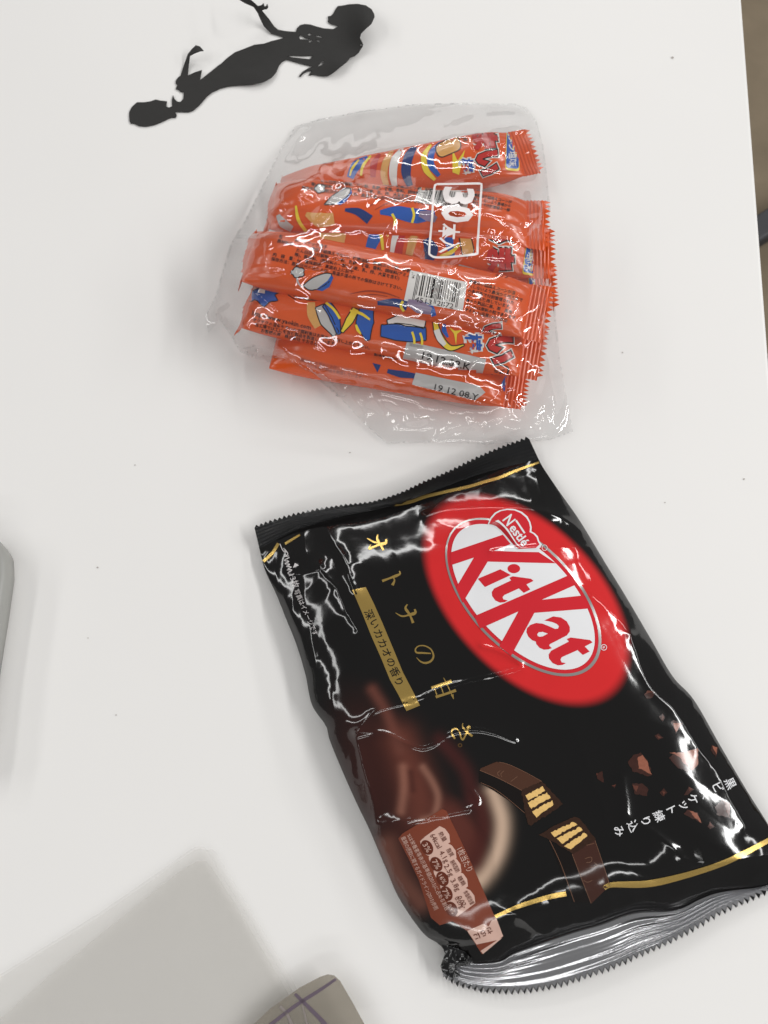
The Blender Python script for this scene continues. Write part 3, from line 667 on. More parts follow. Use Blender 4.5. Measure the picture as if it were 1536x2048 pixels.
# ------------------------------------------------------------ snack sticks
ORANGE = mat('wrapper_orange', (216, 84, 28), rough=0.2, spec=0.5, bump=0.10, bscale=220, bdist=0.0006)
INSEAL = mat('wrapper_seal', (212, 82, 30), rough=0.24, bump=0.1, bscale=300)
def stick(label, a, b, za, zb, wpx, seed, rz=0.0118, fins=(1, 1), rolla=0.0, drop=1.15):
    t = thing('snack_stick', label, 'snack', 'orange snack sticks inside the clear bag')
    A = W(a[0], a[1], za); B = W(b[0], b[1], zb)
    ax = B - A; L = np.linalg.norm(ax); ax /= L
    mid = to_px((A + B) / 2); dep = np.linalg.norm((A + B) / 2 - CAMP)
    rx = wpx / 2 / FPX * dep * 0.97
    side = np.cross(ax, [0, 0, 1]); side /= np.linalg.norm(side); up = np.cross(side, ax)
    ca, sa = math.cos(rolla), math.sin(rolla); side, up = side * ca + up * sa, up * ca - side * sa
    ns, nr = 110, 72; V = []
    r = np.random.default_rng(seed); ph = r.random(8) * 6.28
    for i in range(ns):
        s = i / (ns - 1); e = min(s, 1 - s) * L / 0.026
        k = math.sin(min(1, e) * math.pi / 2) ** 0.75
        rr = rz * max(k, 0.035); ww = rx * (0.93 + 0.07 * k) * (1 + 0.012 * math.sin(6 * s + ph[0]))
        for j in range(nr):
            th = 2 * math.pi * j / nr
            c, sn = math.cos(th), math.sin(th)
            pw = 0.80
            x = ww * math.copysign(abs(c) ** pw, c); z = rr * math.copysign(abs(sn) ** (0.95), sn)
            # wrinkles drawn in towards the crimped ends, faint dents on the tube
            wr = (1 - min(1, e * 0.8)) * 0.0011 * math.sin(th * 9 + ph[1] + 2 * math.sin(th * 2 + ph[2])) * abs(sn)
            wr += 0.00045 * math.sin(s * 23 + 3 * math.sin(th * 2 + ph[3]) + ph[4]) * abs(sn) * k
            z += math.copysign(wr, sn) if k > 0.1 else 0
            V.append(A + ax * (s * L) + side * x + up * z)
    F = [(i * nr + j, (i + 1) * nr + j, (i + 1) * nr + (j + 1) % nr, i * nr + (j + 1) % nr) for i in range(ns - 1) for j in range(nr)]
    F += [tuple(range(nr)), tuple(range((ns - 1) * nr + nr - 1, (ns - 1) * nr - 1, -1))]
    V = np.array(V); V[:, 2] = np.maximum(V[:, 2], 0.0012)
    o = make('wrapper', V, F, ORANGE, t)
    bm = bmesh.new(); bm.from_mesh(o.data); bmesh.ops.recalc_face_normals(bm, faces=bm.faces[:]); bm.to_mesh(o.data); bm.free()
    for sgn, P0, on in ((-1, A, fins[0]), (1, B, fins[1])):
        if not on: continue
        rows, n = 22, 44; Vt, Ff = [], []; fl_ = 0.0115
        bend = r.normal(0, 0.25); dr = drop if sgn < 0 else 0.0
        fdir = sgn * ax * math.cos(dr) - up * math.sin(dr); fup = up * math.cos(dr) + sgn * ax * math.sin(dr)
        for j in range(rows):
            tt = j / (rows - 1)
            for i in range(n):
                c = -1 + 2 * i / (n - 1)
                edge_z = 0.00035 * math.sin(tt * 5 * 2 * math.pi) + bend * tt * 0.006 * c + 0.0007 * math.sin(c * 5 + ph[5]) * tt
                Vt.append(P0 + fdir * (tt * fl_ - 0.0008) + side * (c * rx * 0.97) + fup * edge_z)
        Ff = [(j * n + i, (j + 1) * n + i, (j + 1) * n + i + 1, j * n + i + 1) for j in range(rows - 1) for i in range(n - 1)]
        last = Vt[-n:]
        for i in range(0, n - 4, 4):
            p, q_ = last[i], last[i + 4]; tip = (p + q_) / 2 + fdir * 0.0034 + fup * r.normal(0, 0.0003)
            k0 = len(Vt); Vt += [p, last[i + 1], last[i + 2], last[i + 3], q_, tip]
            Ff += [(k0, k0 + 1, k0 + 5), (k0 + 1, k0 + 2, k0 + 5), (k0 + 2, k0 + 3, k0 + 5), (k0 + 3, k0 + 4, k0 + 5)]
        Vt = np.array(Vt); Vt[:, 2] = np.maximum(Vt[:, 2], 0.0012)
        make('end_seal', Vt, Ff, INSEAL, t)
    return t, o, Surf(o)

s1 = stick('orange snack stick with blue flavour label, nearest the black cutout', (575, 398), (1034, 308), 0.0128, 0.0128, 112, 1)
s2 = stick('orange snack stick whose barcode lies under the white print of the bag', (545, 412), (1056, 448), 0.0335, 0.0300, 126, 2, rolla=0.12)
s3 = stick('orange snack stick with big red lettering, between the two barcoded sticks', (560, 490), (1066, 506), 0.0240, 0.0255, 120, 3)
s7 = stick('orange snack stick underneath the pile, only its end showing', (560, 585), (1072, 575), 0.0126, 0.0126, 100, 7)
s4 = stick('orange snack stick with full barcode and ingredient lines, on top of the pile', (497, 512), (1056, 622), 0.0415, 0.0390, 130, 4)
s5 = stick('orange snack stick with grey date panel ending in K', (497, 606), (1046, 700), 0.0268, 0.0265, 128, 5)
s6 = stick('orange snack stick with grey date panel ending in Y, lowest by the table', (548, 697), (1012, 772), 0.0125, 0.0125, 100, 6, rz=0.0113, fins=(0, 1))

yel = mat('ink_yellow', (232, 205, 58), rough=0.2); blu = mat('ink_blue', (38, 86, 170), rough=0.2); wht = mat('ink_white', (222, 218, 214), rough=0.2)
tan = mat('ink_tan', (214, 160, 92), rough=0.2, vary=0.12, vscale=500); rdi = mat('ink_red', (186, 44, 40), rough=0.2); blk_ = mat('ink_black', (32, 24, 22), rough=0.25)
gry = mat('ink_grey', (186, 182, 180), rough=0.22); dko = mat('ink_dark_orange', (150, 52, 24), rough=0.22); nav = mat('ink_navy', (28, 52, 112), rough=0.2)

def logo(su, par, cx, cy, d, size, chars, gap=0.78, blue=None):
    """bubble lettering: white halo, black outline, red fill"""
    d = np.array(d, float) / np.linalg.norm(d)
    for i, c in enumerate(chars):
        o = np.array([cx, cy]) + d * size * gap * (i - (len(chars) - 1) / 2)
        su.text('logo_halo', c, o, d, size, wht, par, 1, center=True, offset=0.135)
        su.text('logo_outline', c, o, d, size, blk_, par, 2, center=True, offset=0.105)
    for i, c in enumerate(chars):
        o = np.array([cx, cy]) + d * size * gap * (i - (len(chars) - 1) / 2)
        su.text('logo_character', c, o, d, size, rdi, par, 4, center=True, offset=0.06)
    if blue:
        bx, by, bs = blue
        su.text('logo_halo', '棒', (bx, by), d, bs, wht, par, 1, center=True, offset=0.10)
        su.text('logo_character', '棒', (bx, by), d, bs, blu, par, 3, center=True, offset=0.025)

def rrect(c0, c1, c2, c3, rad=0.25, n=5):
    P = [np.array(c, float) for c in (c0, c1, c2, c3)]; out = []
    for i in range(4):
        p, a, b = P[i], P[i - 1], P[(i + 1) % 4]; m = min(np.linalg.norm(a - p), np.linalg.norm(b - p)) * rad
        u1 = p + (a - p) / np.linalg.norm(a - p) * m; u2 = p + (b - p) / np.linalg.norm(b - p) * m
        for t in np.linspace(0, 1, n): out.append(tuple((1 - t) ** 2 * u1 + 2 * t * (1 - t) * p + t * t * u2))
    return out

def flavour(su, par, quad, d, txt='牛タン塩味'):
    q = [np.array(p, float) for p in quad]; c = sum(q) / 4
    f = su.poly('flavour_label', rrect(*[c + (p - c) * 1.0 for p in q]), yel, par, 1, 5)
    su.poly('label_field', rrect(*[c + (p - c) * 0.90 for p in q]), blu, f or par, 2, 5)
    L = np.linalg.norm((q[3] + q[2]) / 2 - (q[0] + q[1]) / 2); wd = np.linalg.norm(q[1] - q[0])
    su.text('lettering', txt, c, d, wd * 0.80, wht, f or par, 3, center=True, length=L * 0.82, offset=0.012)

def outlined(su, par, name, shape, m, layer=2, w=2.0):
    su.poly(name, shape, m, par, layer, 6)
    su.polys('ink_outline', [ribbon(list(shape) + [shape[0]], w, len(shape) * 3)], blk_, par, layer + 1, 5)

def ean8(code='45132872'):
    Lc_ = {'0': '0001101', '1': '0011001', '2': '0010011', '3': '0111101', '4': '0100011', '5': '0110001', '6': '0101111', '7': '0111011', '8': '0110111', '9': '0001011'}
    return '101' + ''.join(Lc_[c] for c in code[:4]) + '01010' + ''.join(''.join('1' if x == '0' else '0' for x in Lc_[c]) for c in code[4:]) + '101'

def barcode(su, par, quad, clip=1.0):
    """white panel quad tl,tr,br,bl in pixels"""
    tl, tr, br, bl = (np.array(p, float) for p in quad)
    bi = lambda u, v: (tl * (1 - u) + tr * u) * (1 - v) + (bl * (1 - u) + br * u) * v
    p = su.poly('barcode_panel', [tuple(bi(*q)) for q in ((0, 0), (.5, 0), (1, 0), (1, .5), (1, 1), (.5, 1), (0, 1), (0, .5))], wht, par, 1, 6)
    if p is None: return
    code = ean8(); n = len(code); u0, u1 = 0.13, 0.90; i = 0; bars = []
    while i < n:
        if code[i] == '1':
            j = i
            while j < n and code[j] == '1': j += 1
            a = u0 + (u1 - u0) * i / n; b = u0 + (u1 - u0) * (j - 0.12) / n
            guard = i < 3 or 31 <= i < 36 or i >= 64
            v1 = 0.92 if guard else 0.76
            bars.append([tuple(bi(a, .08)), tuple(bi(b, .08)), tuple(bi(b, v1)), tuple(bi(a, v1))]); i = j
        else: i += 1
    su.polys('barcode_bars', bars, blk_, p, 2, 9)
    d = tr - tl; hgt = np.linalg.norm(bl - tl)
    su.text('lettering', '4513', tuple(bi(0.175, 0.965)), d, hgt * 0.23, blk_, p, 2, length=np.linalg.norm(d) * 0.29, up=-(bl - tl))
    su.text('lettering', '2872', tuple(bi(0.545, 0.965)), d, hgt * 0.23, blk_, p, 2, length=np.linalg.norm(d) * 0.29, up=-(bl - tl))

ROWS = ['名　　　称：スナック菓子', '原材料名：コーン(遺伝子組換えでない)、植物油脂、糖類(ぶどう糖、砂糖)、', '　　　　　たん白加水分解物、パン粉、乳糖、食塩、香料、調味料(アミノ酸', '　　　　　等)、酸味料、(原材料の一部に小麦、乳、卵、大豆を含む)', '内　容　量：6g　賞味期限：裏面右上に記載', '保存方法：直射日光の当たる所、高温多湿の所での保存はさけて下さい。']
def rows(su, par, start, step, d, size, lines, m=None):
    for i, l in enumerate(lines):
        p = (start[0] + step[0] * i, start[1] + step[1] * i)
        su.text('lettering', l, p, d, size, m or blk_, par, 1, offset=0.014, L=14, res=1)

def cloud(cx, cy, s):
    return [tuple(p) for p in [(cx + s * (1 + .28 * abs(math.sin(t * 2.5))) * math.cos(t), cy + s * .8 * (1 + .28 * abs(math.sin(t * 2.5))) * math.sin(t)) for t in np.linspace(0, 2 * np.pi, 40, endpoint=False)]]

# --- stick 1
t, o, su = s1
flavour(su, t, [(1013, 251), (1035, 247), (1039, 343), (1010, 340)], (0.03, 1))
logo(su, t, 972, 303, (0.10, 1), 52, 'まい', 0.92, (933, 332, 30))
su.poly('gold_ray_print', [(905, 300), (915, 322), (930, 300), (918, 350), (905, 345)], yel, t, 1)
outlined(su, t, 'puff_picture', rrect((868, 292), (915, 270), (925, 298), (878, 318), .45), tan, 1)
su.polys('swirl_print', [ribbon([(862, 290), (848, 312), (852, 340), (870, 360)], [4, 11, 12, 6])], yel, t, 2)
su.polys('swirl_print', [ribbon([(880, 285), (864, 305), (862, 330), (878, 352)], [3, 12, 14, 8])], blu, t, 1)
su.polys('swirl_print', [ribbon([(838, 285), (818, 312), (812, 345), (820, 372)], [5, 18, 20, 12])], nav, t, 1)
su.polys('swirl_print', [ribbon([(806, 296), (790, 320), (786, 350), (790, 375)], [5, 16, 16, 10])], wht, t, 1)
su.polys('swirl_print', [ribbon([(786, 300), (772, 325), (768, 350), (774, 375)], [5, 14, 14, 10])], tan, t, 1)
su.polys('swirl_print', [ribbon([(760, 308), (748, 328), (746, 355)], [5, 14, 10])], rdi, t, 1)
su.polys('swirl_print', [ribbon([(735, 314), (712, 332), (700, 356)], [5, 20, 14])], blu, t, 1)
su.polys('swirl_print', [ribbon([(742, 312), (726, 332), (722, 352)], [3, 6, 4]), ribbon([(718, 320), (704, 338), (700, 352)], [3, 5, 3])], yel, t, 2)
su.text('lettering', 'コーン味', (905, 262), (0.75, 0.66), 9, blk_, t, 3, offset=0.02)
# --- stick 2
t, o, su = s2
rows(su, t, (612, 352), (-3, 8.8), (0.992, 0.125), 8.0, ['　　　　' + ROWS[1][5:], '　　　　' + ROWS[2][5:], '　　' + ROWS[3][5:], ROWS[5]])
barcode(su, t, [(842, 366), (940, 378), (934, 420), (828, 404)])
rows(su, t, (948, 392), (-2, 8), (0.98, 0.20), 7.0, ['●遺伝子組換えコーンが', '混入しないよう農場から', '加工まで分別管理の一部', 'です。'])
outlined(su, t, 'cloud_print', cloud(640, 378, 9), gry, 2)
outlined(su, t, 'leaf_print', [(648, 410), (665, 392), (690, 378), (702, 378), (696, 392), (675, 408)], gry, 2)
su.poly('leaf_print', [(672, 408), (696, 393), (702, 379), (704, 386), (692, 404), (680, 411)], blu, t, 3)
su.polys('speed_line', [ribbon([(735, 415), (770, 397), (810, 396), (835, 404)], [1, 3, 3, 1]), ribbon([(750, 420), (780, 405), (815, 404)], [1, 2, 1])], dko, t, 1)
su.polys('swirl_print', [ribbon([(592, 412), (597, 440), (612, 462)], [4, 7, 6])], yel, t, 2)
su.polys('swirl_print', [ribbon([(556, 430), (566, 446), (584, 458)], [8, 18, 12])], gry, t, 1)
su.polys('swirl_print', [ribbon([(612, 428), (640, 440), (668, 438)], [8, 30, 24])], tan, t, 1)
su.polys('swirl_print', [ribbon([(690, 420), (716, 424), (740, 440)], [6, 16, 20])], nav, t, 1)
su.polys('swirl_print', [ribbon([(760, 425), (790, 424), (830, 432), (870, 430)], [8, 26, 30, 16])], blu, t, 1)
su.polys('swirl_print', [ribbon([(784, 428), (790, 440), (788, 452)], 5), ribbon([(824, 416), (828, 430), (824, 446)], 5)], yel, t, 2)
su.polys('swirl_print', [ribbon([(838, 428), (855, 432), (872, 440)], [10, 22, 12])], mat('ink_mauve', (140, 122, 150), rough=.2), t, 2)
# --- stick 3
t, o, su = s3
logo(su, t, 1000, 492, (0.02, 1), 56, 'うま', 0.98)
flavour(su, t, [(1056, 458), (1078, 462), (1068, 552), (1044, 548)], (-0.08, 1), 'タン塩味')
outlined(su, t, 'puff_picture', rrect((916, 462), (938, 458), (950, 508), (926, 516), .45), tan, 1)
su.polys('swirl_print', [ribbon([(905, 448), (898, 480), (905, 512)], [6, 18, 10])], blu, t, 1)
su.polys('swirl_print', [ribbon([(918, 490), (902, 505), (880, 512)], [4, 9, 3])], yel, t, 2)
su.polys('swirl_print', [ribbon([(852, 478), (862, 500), (858, 520)], [14, 30, 18])], nav, t, 1)
su.polys('swirl_print', [ribbon([(845, 452), (815, 450), (792, 470), (784, 505)], [6, 11, 12, 8])], wht, t, 2)
su.polys('swirl_print', [ribbon([(836, 458), (826, 480), (818, 510)], [8, 17, 14])], tan, t, 1)
su.polys('swirl_print', [ribbon([(808, 465), (798, 488), (796, 512)], [8, 20, 16])], rdi, t, 1)
su.polys('swirl_print', [ribbon([(770, 450), (752, 470), (738, 505)], [10, 26, 18])], blu, t, 1)
su.polys('swirl_print', [ribbon([(745, 436), (760, 462), (766, 500)], [3, 7, 5]), ribbon([(785, 446), (772, 456), (776, 474)], [3, 5, 3])], yel, t, 2)
su.polys('swirl_print', [ribbon([(640, 445), (655, 470), (690, 480)], [12, 34, 22])], tan, t, 1)
su.poly('date_panel', [(918, 528), (980, 545), (975, 562), (912, 546)], gry, t, 2); su.text('lettering', 'K', (952, 546), (0.97, .2), 13, blk_, t, 4, offset=0.02)
# --- stick 7
t, o, su = s7
flavour(su, t, [(1056, 535), (1078, 533), (1080, 600), (1058, 604)], (0.0, 1), '牛タン塩')
# --- stick 4
t, o, su = s4
rows(su, t, (557, 476), (-3.0, 8.9), (0.972, 0.222), 8.3, ROWS)
q8 = lambda pts: C(pts, 780, 540, 8.533)
barcode(su, t, q8([(345, 5), (1318, 212), (1240, 700), (240, 522)]))
rows(su, t, (938, 565), (-1.6, 9.4), (0.965, 0.262), 8.0, ['●遺伝子組換えコーンが混', '入しないよう農場から加工まで', 'の各段階で分別管理された', 'コーンを使用しています。', '●のり製品に黒、茶　黒色', 'がこれは原料の粒であります', 'するもの(品質110)で安全'])
su.text('lettering', 'エクラー', (990, 551), (0.97, .22), 9, blk_, t, 2, offset=0.02)
# heat seal dots beside the seam
dots = []
for i in range(26):
    for j in range(6 if i > 9 else 1):
        x = 965 + i * 2.7 - j * 0.6; y = 569 + i * 0.55 + j * 3.0
        if x < 1030: dots.append([(x, y), (x + 1.2, y + .2), (x + 1.0, y + 1.4), (x - .2, y + 1.2)])
su.polys('embossed_dots', dots, mat('ink_light_orange', (240, 150, 105), rough=.2), t, 2, 9)
outlined(su, t, 'cloud_print', cloud(596, 545, 11), gry, 2)
su.polys('cloud_stem', [ribbon([(594, 556), (597, 566), (604, 574)], [4, 3, 2])], gry, t, 2)
outlined(su, t, 'leaf_print', [(606, 571), (625, 556), (650, 547), (664, 549), (660, 562), (640, 576), (620, 580)], gry, 2)
su.poly('leaf_print', [(632, 579), (655, 562), (663, 550), (667, 556), (659, 574), (645, 582)], blu, t, 3)
su.polys('speed_line', [ribbon([(700, 588), (735, 582), (770, 586), (800, 596)], [1, 3, 3, 1]), ribbon([(715, 594), (745, 589), (775, 593)], [1, 2, 1])], dko, t, 1)
su.polys('swirl_print', [ribbon([(755, 606), (790, 605), (815, 612)], [8, 16, 18])], nav, t, 1)
su.polys('swirl_print', [ribbon([(806, 602), (802, 612), (808, 622)], 5)], yel, t, 3)
su.polys('swirl_print', [ribbon([(815, 604), (840, 614), (862, 622)], [12, 26, 14])], mat('ink_mauve', (140, 122, 150), rough=.2), t, 2)
su.polys('swirl_print', [ribbon([(848, 606), (862, 616), (868, 632)], [6, 12, 10])], blu, t, 1)
logo(su, t, 985, 668, (0.1, 1), 44, 'い', 0.8)
# --- stick 5
t, o, su = s5
rows(su, t, (503, 630), (0, 0), (0.970, 0.243), 13, ['http://www.yaokin.com'])
rows(su, t, (505, 642), (4, 9.5), (0.970, 0.235), 8.2, ['サクサクの湿気やすいので開封後はお早めにお召し上がり下さい。', '当工場では工にを含む製品を製造しています。', '　お客様の声　株式会社 やおきん'])
outlined(su, t, 'ribbon_print', [(495, 590), (515, 578), (552, 576), (562, 584), (550, 590), (556, 602), (540, 604), (528, 614), (512, 600), (500, 604)], blu, 2)
su.poly('ribbon_print', [(519, 578), (532, 575), (530, 588), (518, 586)], wht, t, 4)
su.polys('speed_line', [ribbon([(576, 590), (592, 600)], 1.6), ribbon([(582, 588), (602, 600)], 1.6)], blk_, t, 1)
outlined(su, t, 'swirl_print', ribbon([(585, 580), (610, 590), (650, 596)], [8, 18, 10]), tan, 1)
su.polys('swirl_print', [ribbon([(622, 605), (624, 630), (636, 654)], [16, 18, 14])], tan, t, 1)
outlined(su, t, 'swirl_print', ribbon([(640, 612), (652, 640), (672, 668)], [20, 26, 14]), gry, 2)
outlined(su, t, 'swirl_print', ribbon([(652, 608), (668, 632), (678, 668)], [18, 20, 8]), blu, 3)
su.polys('swirl_print', [ribbon([(652, 606), (668, 620), (680, 638)], 5)], yel, t, 5)
outlined(su, t, 'swirl_print', ribbon([(712, 618), (700, 640), (684, 664)], [14, 16, 6]), yel, 2)
outlined(su, t, 'swirl_print', ribbon([(735, 612), (730, 645), (736, 680)], [26, 36, 8]), blu, 2)
su.polys('swirl_print', [ribbon([(700, 622), (722, 628), (740, 640)], [4, 6, 4]), ribbon([(712, 650), (716, 660), (722, 668)], [4, 6, 3])], yel, t, 5)
outlined(su, t, 'swirl_print', ribbon([(762, 662), (795, 664), (830, 668), (852, 668)], [22, 34, 34, 24]), blu, 2)
outlined(su, t, 'swirl_print', ribbon([(775, 645), (805, 640), (850, 648)], [8, 24, 18]), wht, 3)
su.polys('swirl_print', [ribbon([(824, 664), (828, 676), (829, 688)], 4.5), ribbon([(840, 666), (844, 678), (844, 690)], 4.5)], yel, t, 5)
outlined(su, t, 'swirl_print', ribbon([(870, 643), (878, 672), (900, 696), (928, 690)], [10, 14, 12, 3]), yel, 2)
su.polys('swirl_print', [ribbon([(873, 660), (880, 678), (890, 690)], [12, 12, 8])], wht, t, 4)
su.polys('swirl_print', [ribbon([(890, 645), (888, 660), (896, 675)], [4, 10, 4])], blu, t, 4)
su.poly('gold_ray_print', [(898, 655), (910, 662), (926, 660), (914, 668), (912, 690), (908, 668)], yel, t, 1)
logo(su, t, 1000, 700, (0.05, 1), 60, 'い', 0.9, (947, 686, 36))
q4 = lambda pts: C(pts, 740, 530, 4.042)
dpn = su.poly('date_panel', q4([(300, 615), (940, 760), (905, 895), (265, 755)]), gry, t, 2, 6)
su.text('lettering', '19.12.08.K', (839, 715), (0.970, 0.243), 19, blk_, t, 4, offset=0.016, length=100)
su.text('lettering', '賞味期限', (818, 691), (0.97, .24), 7, mat('ink_faint', (150, 140, 138), rough=.3), t, 4)
su.text('lettering', '製造者 株式会社やおきん', (747, 712), (0.970, .23), 8, blk_, t, 1, offset=0.02, L=14)
rc = rrect((986, 727), (1018, 734), (1013, 756), (980, 750), .35)
su.polys('recycling_mark', [ribbon(rc[2:11], 3.0), ribbon(rc[12:18] , 3.0)], blk_, t, 1, 4)
su.text('recycling_mark', 'プラ', (999, 742), (-0.97, -0.24), 12, blk_, t, 1, center=True, offset=0.02)
# --- stick 6
t, o, su = s6
su.poly('date_panel', q4([(370, 870), (880, 975), (932, 1030), (850, 1092), (340, 965)]), gry, t, 2, 6)
su.text('lettering', '19 12 08.Y', (864, 778), (0.972, 0.235), 17, blk_, t, 4, offset=0.012, length=90)
rows(su, t, (600, 722), (6, 9), (0.97, .22), 7.5, ['開封後はお早めにお召し上がり下さい。', '　エビを含む製品を製造しています。'], dko)
su.polys('swirl_print', [ribbon([(775, 742), (800, 748), (830, 752)], [8, 14, 10])], nav, t, 1)
su.poly('leaf_print', [(745, 726), (762, 730), (755, 745)], nav, t, 1)
su.poly('flavour_label', C([(1060, 960), (1090, 900), (1180, 930), (1130, 1020), (1080, 1025)], 740, 530, 4.042), blu, t, 1, 5)
su.poly('lettering', C([(1085, 960), (1130, 905), (1165, 960), (1110, 1000)], 740, 530, 4.042), wht, t, 3, 5)

# ------------------------------------------------------------ clear film bag around the sticks
outl = [(590, 252), (640, 238), (730, 221), (830, 208), (930, 206), (1030, 208), (1052, 216), (1072, 240), (1086, 290), (1095, 360), (1100, 420), (1092, 470), (1106, 560), (1112, 640), (1120, 720), (1134, 800), (1146, 864),
        (1100, 880), (1040, 886), (960, 889), (880, 884), (775, 888), (730, 850), (690, 806), (640, 762), (572, 732), (528, 722), (480, 704), (462, 672), (440, 640), (415, 668), (412, 630), (432, 590), (445, 540), (462, 485), (490, 440), (520, 380), (545, 330), (560, 300), (582, 268)]
GX, GY = np.arange(396, 1166, 5.0), np.arange(192, 908, 5.0)
gx, gy = np.meshgrid(GX, GY); GP = np.stack([gx.ravel(), gy.ravel()], -1); ins = inside(outl, GP).reshape(gx.shape)
alls = Surf([s[1] for s in (s1, s2, s3, s4, s5, s6, s7)] + [c for s in (s1, s2, s3, s4, s5, s6, s7) for c in s[0].children if c.name.startswith('end_seal')])
obst = np.zeros(gx.shape)
for j in range(gx.shape[0]):
    for i in range(gx.shape[1]):
        h = alls.hit(gx[j, i], gy[j, i], 0.0)
        if h is not None: obst[j, i] = h[0].z + 0.0012
base = 0.0016
Hf = np.where(ins, np.maximum(obst, base), base)
ob2 = obst.copy()
for dj in (-1, 0, 1):
    for di in (-1, 0, 1): ob2 = np.maximum(ob2, np.roll(np.roll(obst, dj, 0), di, 1))
for it in range(500):     # film relaxes over what it covers, like a soap film over the sticks
    A = 0.25 * (np.roll(Hf, 1, 0) + np.roll(Hf, -1, 0) + np.roll(Hf, 1, 1) + np.roll(Hf, -1, 1))
    Hf = np.where(ins, np.maximum(A * 0.995, np.maximum(ob2, base)), base)
# smooth once, add folds
for it in range(2): Hf = np.where(ins, np.maximum(0.25 * (np.roll(Hf, 1, 0) + np.roll(Hf, -1, 0) + np.roll(Hf, 1, 1) + np.roll(Hf, -1, 1)), ob2), Hf)
avg = lambda H: 0.25 * (np.roll(H, 1, 0) + np.roll(H, -1, 0) + np.roll(H, 1, 1) + np.roll(H, -1, 1))
H0 = Hf.copy()
for it in range(28): Hf = np.where(ins, avg(Hf), Hf)
Hf = np.where(ins, Hf + 0.0022 * np.clip((H0 - base) / 0.008, 0, 1), Hf)
Hf = np.where(ins & (obst > 0), np.maximum(Hf, obst + 0.0002), Hf)
for it in range(5): Hf = np.where(ins, avg(Hf), Hf)
def film_h(P):
    x = np.clip((P[:, 0] - GX[0]) / 5.0, 0, len(GX) - 1.001); y = np.clip((P[:, 1] - GY[0]) / 5.0, 0, len(GY) - 1.001)
    i = x.astype(int); j = y.astype(int); fx = x - i; fy = y - j
    return (Hf[j, i] * (1 - fx) + Hf[j, i + 1] * fx) * (1 - fy) + (Hf[j + 1, i] * (1 - fx) + Hf[j + 1, i + 1] * fx) * fy
FOLDS = [([(478, 438), (520, 412), (575, 382), (640, 348), (680, 360), (755, 392), (700, 405), (635, 430)], 2.2, 14),
         ([(635, 430), (640, 400), (610, 372)], 1.6, 12),
         ([(480, 470), (620, 466), (760, 440), (900, 432), (1080, 440)], 0.6, 6),
         ([(640, 330), (760, 300), (860, 282), (960, 262), (1070, 243)], 1.4, 10),
         ([(965, 286), (985, 320), (1005, 330)], 1.2, 8), ([(965, 286), (1000, 290), (1072, 245)], 1.8, 9),
         ([(895, 540), (960, 490), (1020, 455), (1085, 435)], 2.0, 12), ([(960, 490), (990, 500), (1010, 540)], 1.5, 12),
         ([(600, 545), (640, 525), (690, 510), (712, 525)], 1.3, 10),
         ([(830, 512), (850, 545), (880, 570), (915, 598), (955, 603), (1000, 640)], 1.5, 9),
         ([(500, 580), (530, 600), (558, 622)], 1.0, 7),
         ([(500, 668), (560, 694), (640, 728), (700, 742), (850, 776), (960, 806)], 1.6, 9),
         ([(575, 715), (640, 745), (688, 790)], 2.2, 9), ([(720, 810), (760, 800), (830, 830), (760, 862)], 1.6, 8),
         ([(840, 838), (900, 842), (980, 855), (1060, 858), (1120, 868)], 1.4, 8), ([(875, 878), (900, 860), (990, 838), (1000, 842), (950, 862), (880, 880)], 1.4, 8),
         ([(1085, 640), (1095, 690), (1105, 760), (1110, 850)], 2.0, 8), ([(1030, 800), (1060, 830), (1100, 845)], 1.6, 8),
         ([(1060, 380), (1085, 360), (1098, 400)], 1.6, 8), ([(540, 330), (600, 290), (600, 250)], 1.5, 9), ([(860, 280), (880, 250), (960, 222), (1040, 212)], 1.2, 9),
         ([(470, 470), (455, 540), (430, 620)], 1.6, 8), ([(480, 560), (455, 600), (425, 640)], 1.4, 8), ([(430, 640), (470, 640), (500, 690)], 1.5, 8),
         ([(640, 300), (650, 330)], 1.0, 6), ([(856, 255), (866, 285)], 1.0, 5)]
PUCKERS = [(950, 505), (985, 478), (1010, 500), (1030, 462), (1066, 445), (640, 362), (612, 395), (662, 392), (702, 380), (560, 408), (503, 428), (525, 418), (985, 300), (1012, 285), (1050, 262), (905, 535), (690, 515), (640, 530), (915, 598), (870, 575), (1000, 640), (640, 772), (668, 790),
           (760, 815), (840, 838), (960, 850), (1090, 850), (1100, 700), (700, 335), (866, 285), (470, 560), (480, 500), (545, 545), (535, 505), (1070, 640), (1040, 600), (640, 425), (880, 872), (730, 850), (780, 470), (1080, 300), (600, 270), (960, 235)]
fold_jit = lambda q_: 2.2 * np.stack([vnoise(q_ / 13, 71) - .5, vnoise(q_ / 13, 72) - .5], -1)
